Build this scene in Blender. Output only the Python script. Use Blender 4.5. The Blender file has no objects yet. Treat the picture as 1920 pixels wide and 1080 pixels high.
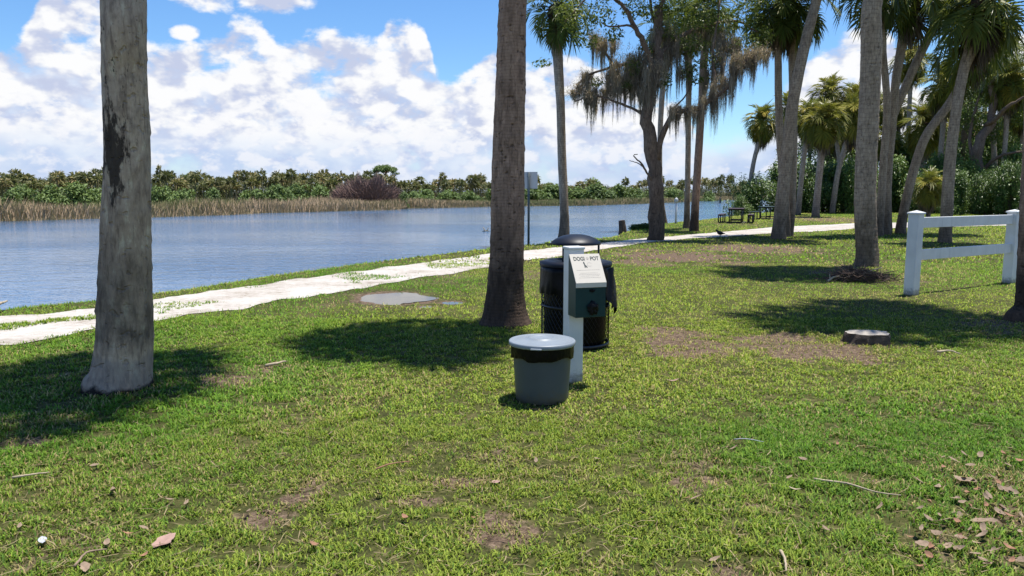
import bpy, bmesh, math, random
import numpy as np
from mathutils import Vector, Matrix, Euler

random.seed(7)
RNG = np.random.default_rng(11)
R = math.radians
sc = bpy.context.scene
COL = sc.collection

# ------------------------------------------------------------------ camera
F = 1420.0          # focal length in photo pixels (1920 wide)
HZ = 360.0          # horizon row in the photo
CAMH = 1.6
PITCH = math.atan((540 - HZ) / F)
cam_d = bpy.data.cameras.new('camera')
cam_d.sensor_width = 36.0
cam_d.lens = F / 1920 * 36.0
cam_d.clip_start = 0.05
cam_d.clip_end = 6000
cam = bpy.data.objects.new('camera', cam_d)
COL.objects.link(cam)
cam.location = (0, 0, CAMH)
cam.rotation_euler = (math.pi / 2 - PITCH, 0, 0)
sc.camera = cam

# ------------------------------------------------------------------ light
SUN_EL = 77.0
SUN_AZ = math.degrees(math.atan2(0.80, 0.60))     # clockwise from +Y
sun_d = bpy.data.lights.new('sun', 'SUN')
sun_d.energy = 4.6
sun_d.angle = R(0.53)
sun_d.color = (1.0, 0.955, 0.88)
sun = bpy.data.objects.new('sun', sun_d)
COL.objects.link(sun)
sdir = Vector((math.sin(R(SUN_AZ)) * math.cos(R(SUN_EL)), math.cos(R(SUN_AZ)) * math.cos(R(SUN_EL)), math.sin(R(SUN_EL))))
sun.rotation_euler = sdir.to_track_quat('Z', 'Y').to_euler()
sun.location = sdir * 60

sc.view_settings.view_transform = 'Standard'
sc.view_settings.look = 'None'
sc.view_settings.gamma = 1.0
sc.view_settings.exposure = 0.55
sc.view_settings.use_curve_mapping = False
sc.cycles.max_bounces = 8
sc.cycles.transparent_max_bounces = 6


class NT:
    """small helper that writes node trees as expressions"""
    def __init__(self, tree):
        self.t = tree
        self.n = tree.nodes
        self.l = tree.links

    def node(self, typ, **kw):
        nd = self.n.new(typ)
        for k, v in kw.items():
            setattr(nd, k, v)
        return nd

    def set(self, sock, v):
        if hasattr(v, 'is_output') or isinstance(v, bpy.types.NodeSocket):
            self.l.new(v, sock)
        else:
            sock.default_value = v

    def m(self, op, a, b=0.0, c=0.0, clamp=False):
        nd = self.node('ShaderNodeMath', operation=op, use_clamp=clamp)
        self.set(nd.inputs[0], a); self.set(nd.inputs[1], b); self.set(nd.inputs[2], c)
        return nd.outputs[0]

    def vm(self, op, a, b=(0, 0, 0)):
        nd = self.node('ShaderNodeVectorMath', operation=op)
        self.set(nd.inputs[0], a); self.set(nd.inputs[1], b)
        return nd.outputs[0]

    def smooth(self, x, lo, hi, a=0.0, b=1.0):
        nd = self.node('ShaderNodeMapRange', interpolation_type='SMOOTHSTEP')
        self.set(nd.inputs[0], x)
        nd.inputs[1].default_value = lo; nd.inputs[2].default_value = hi
        nd.inputs[3].default_value = a; nd.inputs[4].default_value = b
        return nd.outputs[0]

    def noise(self, vec, scale, detail=4, rough=0.5, dist=0.0):
        nd = self.node('ShaderNodeTexNoise')
        if vec is not None:
            self.set(nd.inputs['Vector'], vec)
        nd.inputs['Scale'].default_value = scale
        nd.inputs['Detail'].default_value = detail
        nd.inputs['Roughness'].default_value = rough
        nd.inputs['Distortion'].default_value = dist
        return nd.outputs[0]

    def mix(self, f, a, b, blend='MIX'):
        nd = self.node('ShaderNodeMix', data_type='RGBA', blend_type=blend)
        self.set(nd.inputs[0], f); self.set(nd.inputs[6], a); self.set(nd.inputs[7], b)
        return nd.outputs[2]

    def ramp(self, f, stops):
        nd = self.node('ShaderNodeValToRGB')
        el = nd.color_ramp.elements
        while len(el) < len(stops):
            el.new(0.5)
        for e, (p, c) in zip(el, stops):
            e.position = p
            e.color = (*c, 1) if len(c) == 3 else c
        self.set(nd.inputs[0], f)
        return nd.outputs[0]

    def curve(self, x, pts):
        nd = self.node('ShaderNodeFloatCurve')
        c = nd.mapping.curves[0]
        while len(c.points) < len(pts):
            c.points.new(0.5, 0.5)
        for p, (a, b) in zip(c.points, pts):
            p.location = (a, b)
            p.handle_type = 'AUTO'
        nd.mapping.update()
        self.set(nd.inputs['Value'], x)
        return nd.outputs[0]


# ------------------------------------------------------------------ world: sky with cumulus
def build_world():
    w = bpy.data.worlds.new('World')
    sc.world = w
    w.use_nodes = True
    w.node_tree.nodes.clear()
    N = NT(w.node_tree)
    STR = 0.15
    W = 1.0 / (STR * 2 ** sc.view_settings.exposure)
    TINT = (0.49, 0.61, 0.74, 1)   # display white in this world's units
    sky = N.node('ShaderNodeTexSky', sky_type='NISHITA', sun_disc=False)
    sky.sun_elevation = R(SUN_EL)
    sky.sun_rotation = R(SUN_AZ)
    sky.air_density = 1.0
    sky.dust_density = 0.0
    sky.ozone_density = 1.6
    hs = N.node('ShaderNodeHueSaturation')
    hs.inputs['Saturation'].default_value = 1.14
    hs.inputs['Value'].default_value = 1.0
    N.l.new(sky.outputs[0], hs.inputs['Color'])
    blue = N.mix(1.0, hs.outputs[0], TINT, 'MULTIPLY')
    tc = N.node('ShaderNodeTexCoord')
    d = tc.outputs['Generated']
    sep = N.node('ShaderNodeSeparateXYZ')
    N.l.new(d, sep.inputs[0])
    x, y, z = sep.outputs
    u = N.m('ARCTAN2', x, y)
    v = N.m('ARCSINE', z)
    t = N.m('MULTIPLY_ADD', u, 1 / 1.6, 0.5, clamp=True)

    def contour(pix):
        pts = []
        for px, py in pix:
            uu = math.atan2(px - 960, F)
            vv = math.atan2(HZ - py, math.hypot(F, px - 960))
            pts.append(((uu + .8) / 1.6, vv * 3.0))
        return N.m('MULTIPLY', N.curve(t, pts), 1 / 3.0)

    dz = N.vm('MULTIPLY', d, (1, 1, 1.7))

    def layer(base, cont, soft, cmax, k, amp, seed, bright, shadow, step, bias, gain, extra=None, amax=1.0, edge=0.30):
        off = (seed, seed * .7, seed * .3)
        p1 = N.vm('ADD', dz, off)
        p2 = N.vm('ADD', dz, (off[0] + step * .35, off[1], off[2] + step))
        n1 = N.noise(p1, k, 9, 0.57, 0.15)
        n2 = N.noise(p2, k, 3, 0.5, 0.15)
        n1s = N.noise(p1, k, 4, 0.5, 0.15)
        lay = N.m('DIVIDE', N.m('SUBTRACT', cont, v), soft)
        lay = N.m('MINIMUM', lay, cmax)
        if extra is not None:
            lay = N.m('MAXIMUM', lay, extra)
        den = N.m('ADD', lay, N.m('MULTIPLY', N.m('SUBTRACT', n1, 0.5), amp))
        a = N.m('MULTIPLY', N.smooth(den, 0.0, edge), amax)
        if base is not None:
            a = N.m('MULTIPLY', a, N.smooth(v, base - .015, base + .03))
        relief = N.m('MULTIPLY', N.m('SUBTRACT', n1s, n2), gain)
        crisp = N.m('MULTIPLY', N.m('SUBTRACT', n1, n1s), 3.4)
        lit = N.m('ADD', N.m('ADD', relief, bias), crisp)
        rim = N.smooth(den, 0.1, 0.8, 0.22, 0.0)
        lit = N.smooth(N.m('ADD', lit, rim), 0.0, 1.0)
        c = N.mix(lit, tuple(q * W for q in shadow) + (1,), tuple(q * W for q in bright) + (1,))
        return a, c

    def ell(px, py, ax, ay):
        uu = math.atan2(px - 960, F); vv = math.atan2(HZ - py, math.hypot(F, px - 960))
        du = N.m('DIVIDE', N.m('SUBTRACT', u, uu), ax / F)
        dv = N.m('DIVIDE', N.m('SUBTRACT', v, vv), ay / F)
        r2 = N.m('ADD', N.m('MULTIPLY', du, du), N.m('MULTIPLY', dv, dv))
        return N.m('SUBTRACT', 0.75, r2)

    col = blue
    # thin veil of far, low cloud
    cont0 = contour([(-700, 120), (0, 110), (300, 120), (600, 110), (800, 120), (930, 150), (1100, 190), (1300, 250), (1400, 260), (1500, 130), (1700, 180), (1900, 120), (2600, 120)])
    a, c = layer(None, cont0, 0.05, 0.75, 12.0, 2.2, 3.1, (.82, .87, .98), (.50, .61, .88), .05, .45, 3.0, amax=0.88, edge=.8)
    col = N.mix(a, col, c)
    # main cumulus bank
    cont1 = contour([(-700, 120), (-100, 60), (40, 92), (85, 50), (150, -30), (225, -40), (268, 30), (330, 92), (420, 82), (495, 45), (545, 85), (610, 64), (690, 88), (722, 76), (742, 44),
                     (786, 50), (815, 104), (840, 150), (880, 134), (935, 100), (985, 130), (1040, 110), (1150, 150), (1260, 185), (1385, 290), (1440, 230), (1530, 90), (1620, 60), (1720, 170), (1800, 160), (1900, 60), (2600, 90)])
    ex = N.m('MAXIMUM', ell(398, 2, 66, 40), ell(532, 12, 80, 36))
    ex = N.m('MAXIMUM', ex, N.m('SUBTRACT', ell(365, 72, 34, 18), .2))
    a, c = layer(0.05, cont1, 0.028, 0.50, 23.0, 2.1, 8.4, (.985, .99, 1.0), (.57, .63, .82), .042, .54, 4.2, ex, edge=.50)
    col = N.mix(a, col, c)
    # nearer, lower heads in front
    cont2 = contour([(-700, 200), (0, 160), (90, 170), (170, 200), (260, 230), (340, 210), (440, 205), (560, 180), (700, 180), (790, 215), (900, 195), (1000, 220), (1150, 225), (1260, 250), (1390, 320), (1500, 250), (1700, 240), (1900, 250), (2600, 210)])
    a, c = layer(0.0, cont2, 0.030, 0.16, 31.0, 3.0, 15.2, (.97, .975, 1.0), (.53, .61, .85), .04, .50, 4.4, amax=.9, edge=.5)
    col = N.mix(a, col, c)
    # pale haze at the horizon
    hz = N.smooth(v, 0.0, 0.09, 0.42, 0.0)
    col = N.mix(hz, col, (.57 * W, .68 * W, .92 * W, 1))
    # fair weather cumulus higher up, seen from below
    zz = N.m('MAXIMUM', z, 0.05)
    pl = N.node('ShaderNodeCombineXYZ')
    N.l.new(N.m('DIVIDE', x, zz), pl.inputs[0]); N.l.new(N.m('DIVIDE', y, zz), pl.inputs[1])
    nn = N.noise(pl.outputs[0], 0.9, 7, 0.55, 0.2)
    a = N.m('MULTIPLY', N.smooth(nn, 0.55, 0.70), N.smooth(v, 0.27, 0.45))
    col = N.mix(a, col, (.85 * W, .88 * W, .93 * W, 1))
    bg = N.node('ShaderNodeBackground')
    bg.inputs['Strength'].default_value = STR
    N.l.new(col, bg.inputs['Color'])
    out = N.node('ShaderNodeOutputWorld')
    N.l.new(bg.outputs[0], out.inputs[0])


build_world()

# ------------------------------------------------------------------ pixel helpers
cp, sp = math.cos(PITCH), math.sin(PITCH)


def ray(px, py):
    a = (px - 960) / F
    b = (540 - py) / F
    return Vector((a, cp + b * sp, -sp + b * cp))


def P(px, py, z=0.0):
    r = ray(px, py)
    k = (z - CAMH) / r.z
    return Vector((r.x * k, r.y * k, z))


def PY(px, py, Y):
    r = ray(px, py)
    k = Y / r.y
    return Vector((r.x * k, Y, CAMH + r.z * k))


def pxm(Y):          # metres per photo pixel at depth Y
    return Y / F


# ------------------------------------------------------------------ numpy noise
def _hash(ix, iy, iz):
    n = (ix.astype(np.int64) * 374761393 + iy.astype(np.int64) * 668265263 + iz.astype(np.int64) * 1442695041) & 0xFFFFFFFF
    n = ((n ^ (n >> 13)) * 1274126177) & 0xFFFFFFFF
    n = ((n ^ (n >> 15)) * 2246822519) & 0xFFFFFFFF
    return ((n ^ (n >> 16)) & 0xFFFF) / 65535.0


def vnoise(p):
    p = np.asarray(p, float)
    i = np.floor(p).astype(np.int64)
    f = p - i
    f = f * f * (3 - 2 * f)
    r = 0
    for dx in (0, 1):
        wx = f[:, 0] if dx else 1 - f[:, 0]
        for dy in (0, 1):
            wy = f[:, 1] if dy else 1 - f[:, 1]
            for dz in (0, 1):
                wz = f[:, 2] if dz else 1 - f[:, 2]
                r = r + wx * wy * wz * _hash(i[:, 0] + dx, i[:, 1] + dy, i[:, 2] + dz)
    return r


def fbm(p, o=4, g=0.5):
    p = np.asarray(p, float)
    a, s, r = 1.0, 0.0, 0.0
    for k in range(o):
        r = r + a * vnoise(p + 17.3 * k)
        s += a
        a *= g
        p = p * 2.03
    return r / s


def fbm2(x, y, sc_, o=4, seed=0.0):
    return fbm(np.stack([x * sc_ + seed, y * sc_ + seed * .37, np.full_like(x, seed)], 1), o)


# ------------------------------------------------------------------ mesh helpers
def mesh_np(name, V, quads=None, tris=None, mat=None, smooth=False, col=None):
    V = np.asarray(V, np.float32)
    q = np.zeros((0, 4), np.int32) if quads is None else np.asarray(quads, np.int32).reshape(-1, 4)
    t = np.zeros((0, 3), np.int32) if tris is None else np.asarray(tris, np.int32).reshape(-1, 3)
    me = bpy.data.meshes.new(name)
    me.vertices.add(len(V))
    me.vertices.foreach_set('co', V.ravel())
    loops = np.concatenate([q.ravel(), t.ravel()])
    me.loops.add(len(loops))
    me.loops.foreach_set('vertex_index', loops)
    tot = np.concatenate([np.full(len(q), 4), np.full(len(t), 3)]).astype(np.int32)
    start = np.concatenate([[0], np.cumsum(tot)[:-1]]).astype(np.int32)
    me.polygons.add(len(tot))
    me.polygons.foreach_set('loop_start', start)
    me.polygons.foreach_set('loop_total', tot)
    me.polygons.foreach_set('use_smooth', np.full(len(tot), bool(smooth)))
    me.update(calc_edges=True)
    if col is not None:
        at = me.attributes.new('col', 'FLOAT_COLOR', 'POINT')
        c = np.ones((len(V), 4), np.float32)
        col = np.asarray(col)
        if col.ndim == 1:
            c[:, :3] = col[:, None]
        else:
            c[:, :3] = col
        at.data.foreach_set('color', c.ravel())
    if mat is not None:
        me.materials.append(mat)
    me.validate()
    return me


def link(name, me, parent=None, loc=(0, 0, 0), rot=(0, 0, 0), scale=(1, 1, 1)):
    o = bpy.data.objects.new(name, me)
    COL.objects.link(o)
    o.location = loc
    o.rotation_euler = rot
    o.scale = scale if not isinstance(scale, (int, float)) else (scale,) * 3
    if parent is not None:
        o.parent = parent
    return o


def tag(o, label=None, cat=None, group=None, kind=None):
    if label: o['label'] = label
    if cat: o['category'] = cat
    if group: o['group'] = group
    if kind: o['kind'] = kind
    return o


def thing(name, label, cat, loc=(0, 0, 0), rotz=0.0, group=None):
    o = bpy.data.objects.new(name, None)
    COL.objects.link(o)
    o.empty_display_size = 0.2
    o.location = loc
    o.rotation_euler = (0, 0, rotz)
    return tag(o, label, cat, group)


class Geo:
    """collects verts / quads / tris in numpy lists"""
    def __init__(self):
        self.V, self.Q, self.T, self.C, self.n = [], [], [], [], 0

    def add(self, V, Q=None, T=None, c=None):
        V = np.asarray(V, float).reshape(-1, 3)
        if Q is not None and len(Q): self.Q.append(np.asarray(Q).reshape(-1, 4) + self.n)
        if T is not None and len(T): self.T.append(np.asarray(T).reshape(-1, 3) + self.n)
        if c is not None:
            c = np.asarray(c, float)
            if c.ndim == 0: c = np.full(len(V), float(c))
            self.C.append(c)
        self.V.append(V)
        self.n += len(V)

    def mesh(self, name, mat, smooth=False):
        return mesh_np(name, np.concatenate(self.V), np.concatenate(self.Q) if self.Q else None,
                       np.concatenate(self.T) if self.T else None, mat, smooth,
                       np.concatenate(self.C) if self.C else None)


def catmull(pts, n):
    pts = np.asarray(pts, float)
    d = np.concatenate([[0], np.cumsum(np.linalg.norm(np.diff(pts[:, :3], axis=0), axis=1))])
    s = np.linspace(0, d[-1], n)
    e = np.vstack([2 * pts[0] - pts[1], pts, 2 * pts[-1] - pts[-2]])
    k = np.clip(np.searchsorted(d, s, side='right') - 1, 0, len(pts) - 2)
    t = ((s - d[k]) / np.maximum(d[k + 1] - d[k], 1e-9))[:, None]
    p0, p1, p2, p3 = e[k], e[k + 1], e[k + 2], e[k + 3]
    return 0.5 * ((2 * p1) + (-p0 + p2) * t + (2 * p0 - 5 * p1 + 4 * p2 - p3) * t * t + (-p0 + 3 * p1 - 3 * p2 + p3) * t ** 3)


def tube(path, radii, nseg=12, cap=True, disp=None):
    """tube along an (n,3) path, parallel transported rings; disp(theta, s) -> radius factor"""
    path = np.asarray(path, float)
    n = len(path)
    T = np.gradient(path, axis=0)
    T /= np.linalg.norm(T, axis=1)[:, None] + 1e-12
    ref = np.array([1.0, 0, 0]) if abs(T[0][0]) < 0.9 else np.array([0, 1.0, 0])
    u = ref - T[0] * ref.dot(T[0]); u /= np.linalg.norm(u)
    th = np.linspace(0, 2 * math.pi, nseg, endpoint=False)
    s = np.concatenate([[0], np.cumsum(np.linalg.norm(np.diff(path, axis=0), axis=1))])
    V = []
    for i in range(n):
        u = u - T[i] * u.dot(T[i]); u /= np.linalg.norm(u)
        w = np.cross(T[i], u)
        r = radii[i] * np.ones(nseg)
        if disp is not None:
            r = r * disp(th, s[i])
        V.append(path[i] + (np.cos(th) * r)[:, None] * u + (np.sin(th) * r)[:, None] * w)
    V = np.concatenate(V)
    i, j = np.meshgrid(np.arange(n - 1), np.arange(nseg), indexing='ij')
    a = (i * nseg + j).ravel(); b = (i * nseg + (j + 1) % nseg).ravel()
    Q = np.stack([a, b, b + nseg, a + nseg], 1)
    Tr = []
    if cap:
        V = np.vstack([V, path[-1], path[0]])
        top, bot = len(V) - 2, len(V) - 1
        o = (n - 1) * nseg
        for k in range(nseg):
            Tr.append((o + k, o + (k + 1) % nseg, top))
            Tr.append(((k + 1) % nseg, k, bot))
    return V, Q, np.array(Tr).reshape(-1, 3)


def lathe(profile, nseg=40, disp=None, close=False):
    pr = np.asarray(profile, float)
    n = len(pr)
    th = np.linspace(0, 2 * math.pi, nseg, endpoint=False)
    V = np.zeros((n, nseg, 3))
    r = pr[:, 0][:, None] * np.ones(nseg)
    z = pr[:, 1][:, None] * np.ones(nseg)
    if disp is not None:
        r, z = disp(r, z, th)
    V[..., 0] = r * np.cos(th); V[..., 1] = r * np.sin(th); V[..., 2] = z
    i, j = np.meshgrid(np.arange(n - 1), np.arange(nseg), indexing='ij')
    a = (i * nseg + j).ravel(); b = (i * nseg + (j + 1) % nseg).ravel()
    return V.reshape(-1, 3), np.stack([a, b, b + nseg, a + nseg], 1)


def box_mesh(name, size, mat, bev=0.005, center=(0, 0, 0), seg=2):
    bm = bmesh.new()
    bmesh.ops.create_cube(bm, size=1.0)
    bmesh.ops.scale(bm, vec=size, verts=bm.verts)
    if bev > 0:
        bmesh.ops.bevel(bm, geom=list(bm.edges), offset=bev, segments=seg, affect='EDGES', profile=0.5)
    bmesh.ops.translate(bm, vec=center, verts=bm.verts)
    me = bpy.data.meshes.new(name)
    bm.to_mesh(me); bm.free()
    me.materials.append(mat)
    return me


# ------------------------------------------------------------------ materials
def material(name):
    m = bpy.data.materials.new(name)
    m.use_nodes = True
    m.node_tree.nodes.clear()
    N = NT(m.node_tree)
    out = N.node('ShaderNodeOutputMaterial')
    return m, N, out


def principled(N, out, base, rough=0.6, normal=None, **kw):
    b = N.node('ShaderNodeBsdfPrincipled')
    N.set(b.inputs['Base Color'], base if not (isinstance(base, tuple) and len(base) == 3) else (*base, 1))
    N.set(b.inputs['Roughness'], rough)
    for k, v in kw.items():
        N.set(b.inputs[k], v)
    if normal is not None:
        N.l.new(normal, b.inputs['Normal'])
    N.l.new(b.outputs[0], out.inputs[0])
    return b


def bump(N, h, strength=0.5, dist=0.02):
    b = N.node('ShaderNodeBump')
    b.inputs['Strength'].default_value = strength
    b.inputs['Distance'].default_value = dist
    N.l.new(h, b.inputs['Height'])
    return b.outputs[0]


def coords(N, scale=(1, 1, 1), kind='Object'):
    tc = N.node('ShaderNodeTexCoord')
    return N.vm('MULTIPLY', tc.outputs[kind], scale)


def mat_plain(name, c, rough=0.5, var=0.12, scale=8.0, bmp=0.15, dist=0.004, **kw):
    m, N, out = material(name)
    co = coords(N)
    n = N.noise(co, scale, 5, 0.6)
    lo = tuple(x * (1 - var) for x in c); hi = tuple(min(1, x * (1 + var)) for x in c)
    base = N.ramp(n, [(0.3, lo), (0.7, hi)])
    nb = N.noise(co, scale * 6, 4, 0.6)
    principled(N, out, base, rough, bump(N, nb, bmp, dist), **kw)
    return m


def mat_dirty(name, c, rough=0.5, var=0.12, scale=8.0, bmp=0.15, dist=0.004, **kw):
    """plain plastic with soil splash near the ground, faint runs and scuffs"""
    m, N, out = material(name)
    co = coords(N)
    n = N.noise(co, scale, 5, 0.6)
    base = N.ramp(n, [(0.3, tuple(x * (1 - var) for x in c)), (0.7, tuple(min(1, x * (1 + var)) for x in c))])
    geo = N.node('ShaderNodeNewGeometry')
    sp2 = N.node('ShaderNodeSeparateXYZ'); N.l.new(geo.outputs['Position'], sp2.inputs[0])
    sn = N.noise(co, 24, 6, 0.7)
    zz = N.m('ADD', sp2.outputs[2], N.m('MULTIPLY', N.m('SUBTRACT', sn, .5), .28))
    base = N.mix(N.smooth(zz, .0, .13, .75, 0), base, (0.085, 0.075, 0.045, 1))
    run = N.noise(N.vm('MULTIPLY', co, (22, 22, 1.6)), 1.0, 4, 0.6)
    base = N.mix(N.smooth(run, .58, .75, 0, .22), base, (0.10, 0.10, 0.075, 1))
    scf = N.noise(N.vm('MULTIPLY', co, (9, 9, 40)), 1.0, 5, 0.7)
    base = N.mix(N.smooth(scf, .64, .74, 0, .25), base, tuple(min(.8, x * 1.7 + .02) for x in c) + (1,))
    nb_ = N.noise(co, scale * 6, 4, 0.6)
    principled(N, out, base, rough, bump(N, nb_, bmp, dist), **kw)
    return m


def mat_leaf(name, stops, transl=0.35, rough=0.5, obj_rand=False, attr=True):
    m, N, out = material(name)
    if attr:
        at = N.node('ShaderNodeAttribute', attribute_name='col')
        f = at.outputs['Fac']
    else:
        f = None
    if obj_rand:
        oi = N.node('ShaderNodeObjectInfo')
        r = oi.outputs['Random']
        f = r if f is None else N.m('MULTIPLY_ADD', N.m('SUBTRACT', r, .5), .5, f, clamp=True)
    c = N.ramp(f, stops)
    b = N.node('ShaderNodeBsdfPrincipled')
    N.l.new(c, b.inputs['Base Color'])
    b.inputs['Roughness'].default_value = rough
    b.inputs['Specular IOR Level'].default_value = 0.35
    geo = N.node('ShaderNodeNewGeometry')
    nn = N.vm('NORMALIZE', N.vm('ADD', N.vm('MULTIPLY', geo.outputs['Normal'], (.6, .6, .6)), (0, 0, 0.45)))
    N.l.new(nn, b.inputs['Normal'])
    tr = N.node('ShaderNodeBsdfTranslucent')
    tcol = N.mix(0.5, c, (0.20, 0.26, 0.03, 1), 'MIX')
    N.l.new(N.mix(1.0, tcol, (0.8, 0.8, 0.6, 1), 'MULTIPLY'), tr.inputs[0])
    mx = N.node('ShaderNodeMixShader')
    mx.inputs[0].default_value = transl
    N.l.new(b.outputs[0], mx.inputs[1]); N.l.new(tr.outputs[0], mx.inputs[2])
    N.l.new(mx.outputs[0], out.inputs[0])
    return m


def mat_trunk(name, lo, hi, dark, ring=11.0, ring_amt=0.5, scars=0.5, special=None):
    m, N, out = material(name)
    co = coords(N)
    sep = N.node('ShaderNodeSeparateXYZ'); N.l.new(co, sep.inputs[0])
    z = sep.outputs[2]
    big = N.noise(N.vm('MULTIPLY', co, (3, 3, 1.1)), 1.0, 5, 0.6)
    fine = N.noise(N.vm('MULTIPLY', co, (38, 38, 5)), 1.0, 5, 0.65)
    wob = N.noise(N.vm('MULTIPLY', co, (5, 5, 3)), 1.0, 3, 0.5)
    rg = N.m('SINE', N.m('MULTIPLY_ADD', z, ring * 6.283, N.m('MULTIPLY', wob, 9.0)))
    rg = N.m('MULTIPLY_ADD', rg, 0.5, 0.5)
    c = N.ramp(big, [(0.28, lo), (0.72, hi)])
    c = N.mix(N.smooth(fine, 0.50, 0.72, 0, 0.75), c, (*dark, 1))
    c = N.mix(N.m('MULTIPLY', N.smooth(rg, 0.0, 0.3, 1, 0), ring_amt), c, (*dark, 1))
    # old leaf scars: short dark dashes
    sc_n = N.noise(N.vm('MULTIPLY', co, (13, 13, 17)), 1.0, 2, 0.5)
    c = N.mix(N.smooth(sc_n, 0.62, 0.72, 0, scars), c, tuple(x * .5 for x in dark) + (1,))
    # pale lichen
    li = N.noise(N.vm('MULTIPLY', co, (9, 9, 6)), 1.0, 6, 0.7)
    c = N.mix(N.smooth(li, 0.62, 0.74, 0, 0.3), c, (0.36, 0.34, 0.30, 1))
    mott = N.noise(N.vm('MULTIPLY', co, (16, 16, 5.5)), 1.0, 8, 0.72)
    c = N.mix(N.smooth(mott, 0.46, 0.66, 0, 0.62), c, (*dark, 1))
    c = N.mix(N.smooth(mott, 0.46, 0.32, 0, 0.45), c, tuple(min(.8, q * 1.5) for q in hi) + (1,))
    if special is not None:
        c = special(N, co, z, c)
    h = N.m('ADD', N.m('MULTIPLY', N.m('ADD', fine, mott), 0.8), N.m('MULTIPLY', rg, 0.35 * ring_amt))
    h = N.m('SUBTRACT', h, N.m('MULTIPLY', N.smooth(sc_n, 0.60, 0.72), 0.8))
    principled(N, out, c, 0.92, bump(N, h, 0.8, 0.02), **{'Specular IOR Level': 0.15})
    return m


def special_left(N, co, z, c):
    # bark gone and dark wood showing part-way up, pale collar near the ground, black foot
    n = N.noise(N.vm('MULTIPLY', co, (5.5, 5.5, 2.4)), 1.0, 6, 0.68)
    sx = N.node('ShaderNodeSeparateXYZ'); N.l.new(co, sx.inputs[0])
    n = N.noise(N.vm('MULTIPLY', co, (15, 15, 4.5)), 1.0, 7, 0.72)
    dzv = N.m('DIVIDE', N.m('SUBTRACT', z, 1.98), 0.50)
    dxv = N.m('DIVIDE', N.m('SUBTRACT', sx.outputs[0], 0.15), 0.15)
    rad_ = N.m('SQRT', N.m('ADD', N.m('MULTIPLY', dzv, dzv), N.m('MULTIPLY', dxv, dxv)))
    k = N.m('ADD', N.m('MULTIPLY', N.m('SUBTRACT', 1.0, rad_), 0.80), N.m('MULTIPLY', N.m('SUBTRACT', n, 0.5), 2.6))
    c = N.mix(N.smooth(k, 0.12, 0.40, 0, 0.9), c, (0.028, 0.021, 0.017, 1))
    n2 = N.noise(N.vm('MULTIPLY', co, (4, 4, 2.2)), 1.0, 5, 0.65)
    hz = N.m('ADD', z, N.m('MULTIPLY', N.m('SUBTRACT', n2, 0.5), 0.26))
    st_ = N.m('MULTIPLY', N.smooth(hz, 0.3, 0.5), N.smooth(hz, 0.7, 1.35, 1, 0))
    c = N.mix(N.m('MULTIPLY', st_, N.smooth(n2, 0.35, 0.6, .35, .85)), c, (0.062, 0.052, 0.042, 1))
    c = N.mix(N.smooth(hz, 0.26, 0.32, 0.45, 0), c, (0.20, 0.185, 0.175, 1))
    c = N.mix(N.smooth(hz, 0.02, 0.075, 0.97, 0), c, (0.010, 0.009, 0.009, 1))
    # small dark bore holes and chips higher up
    n3 = N.noise(N.vm('MULTIPLY', co, (26, 26, 15)), 1.0, 3, 0.6)
    up = N.smooth(z, 1.9, 2.5)
    c = N.mix(N.m('MULTIPLY', N.smooth(n3, 0.63, 0.70, 0, .9), N.m('MULTIPLY', up, N.smooth(z, 2.9, 3.4, 1, 0))), c, (0.018, 0.014, 0.012, 1))
    return c


def special_foot(h0, h1, amt=0.85, col=(0.018, 0.015, 0.013)):
    def f(N, co, z, c):
        n2 = N.noise(N.vm('MULTIPLY', co, (5, 5, 2.5)), 1.0, 5, 0.65)
        hz = N.m('ADD', z, N.m('MULTIPLY', N.m('SUBTRACT', n2, 0.5), h1 * 1.2))
        return N.mix(N.smooth(hz, h0, h1, amt, 0), c, (*col, 1))
    return f


M = {}
M['trunk_left'] = mat_trunk('grey_bark', (0.360, 0.270, 0.187), (0.649, 0.490, 0.341), (0.180, 0.129, 0.090), 9, 0.10, 0.25, special_left)
M['trunk_mid'] = mat_trunk('brown_palm_bark', (0.296, 0.187, 0.127), (0.454, 0.299, 0.206), (0.139, 0.087, 0.059), 26, 0.25, 0.75, special_foot(h0=0.35, h1=1.6, amt=0.82))
M['trunk_grey'] = mat_trunk('grey_palm_bark', (0.316, 0.236, 0.165), (0.508, 0.393, 0.279), (0.147, 0.108, 0.075), 12, 0.30, 0.5, special_foot(h0=0.0, h1=1.8, amt=0.66))
M['trunk_far'] = mat_trunk('pale_palm_bark', (0.322, 0.247, 0.180), (0.506, 0.404, 0.304), (0.149, 0.110, 0.081), 8, 0.3, 0.35, special_foot(h0=0.0, h1=1.5, amt=0.55))
M['oak_bark'] = mat_trunk('oak_bark', (0.133, 0.091, 0.066), (0.252, 0.185, 0.134), (0.063, 0.045, 0.033), 5, 0.0, 0.55, special_foot(h0=0.1, h1=1.6, amt=0.6))
M['boots'] = mat_plain('brown_leaf_boots', (0.075, 0.048, 0.030), 0.95, 0.6, 22, 0.9, 0.03)
M['frond'] = mat_leaf('palm_frond_green', [(0.0, (0.064, 0.087, 0.021)), (0.45, (0.133, 0.161, 0.029)), (0.8, (0.252, 0.244, 0.041)), (1.0, (0.426, 0.310, 0.073))], 0.36, 0.40, obj_rand=True)
M['frond_olive'] = mat_leaf('palm_frond_olive', [(0.0, (0.112, 0.122, 0.023)), (0.45, (0.233, 0.225, 0.032)), (0.8, (0.441, 0.342, 0.045)), (1.0, (0.745, 0.434, 0.080))], 0.36, 0.40, obj_rand=True)
M['dead_frond'] = mat_leaf('palm_frond_dead', [(0.0, (0.085, 0.055, 0.032)), (0.5, (0.20, 0.138, 0.085)), (1.0, (0.38, 0.28, 0.18))], 0.15, 0.8, obj_rand=True)
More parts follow.
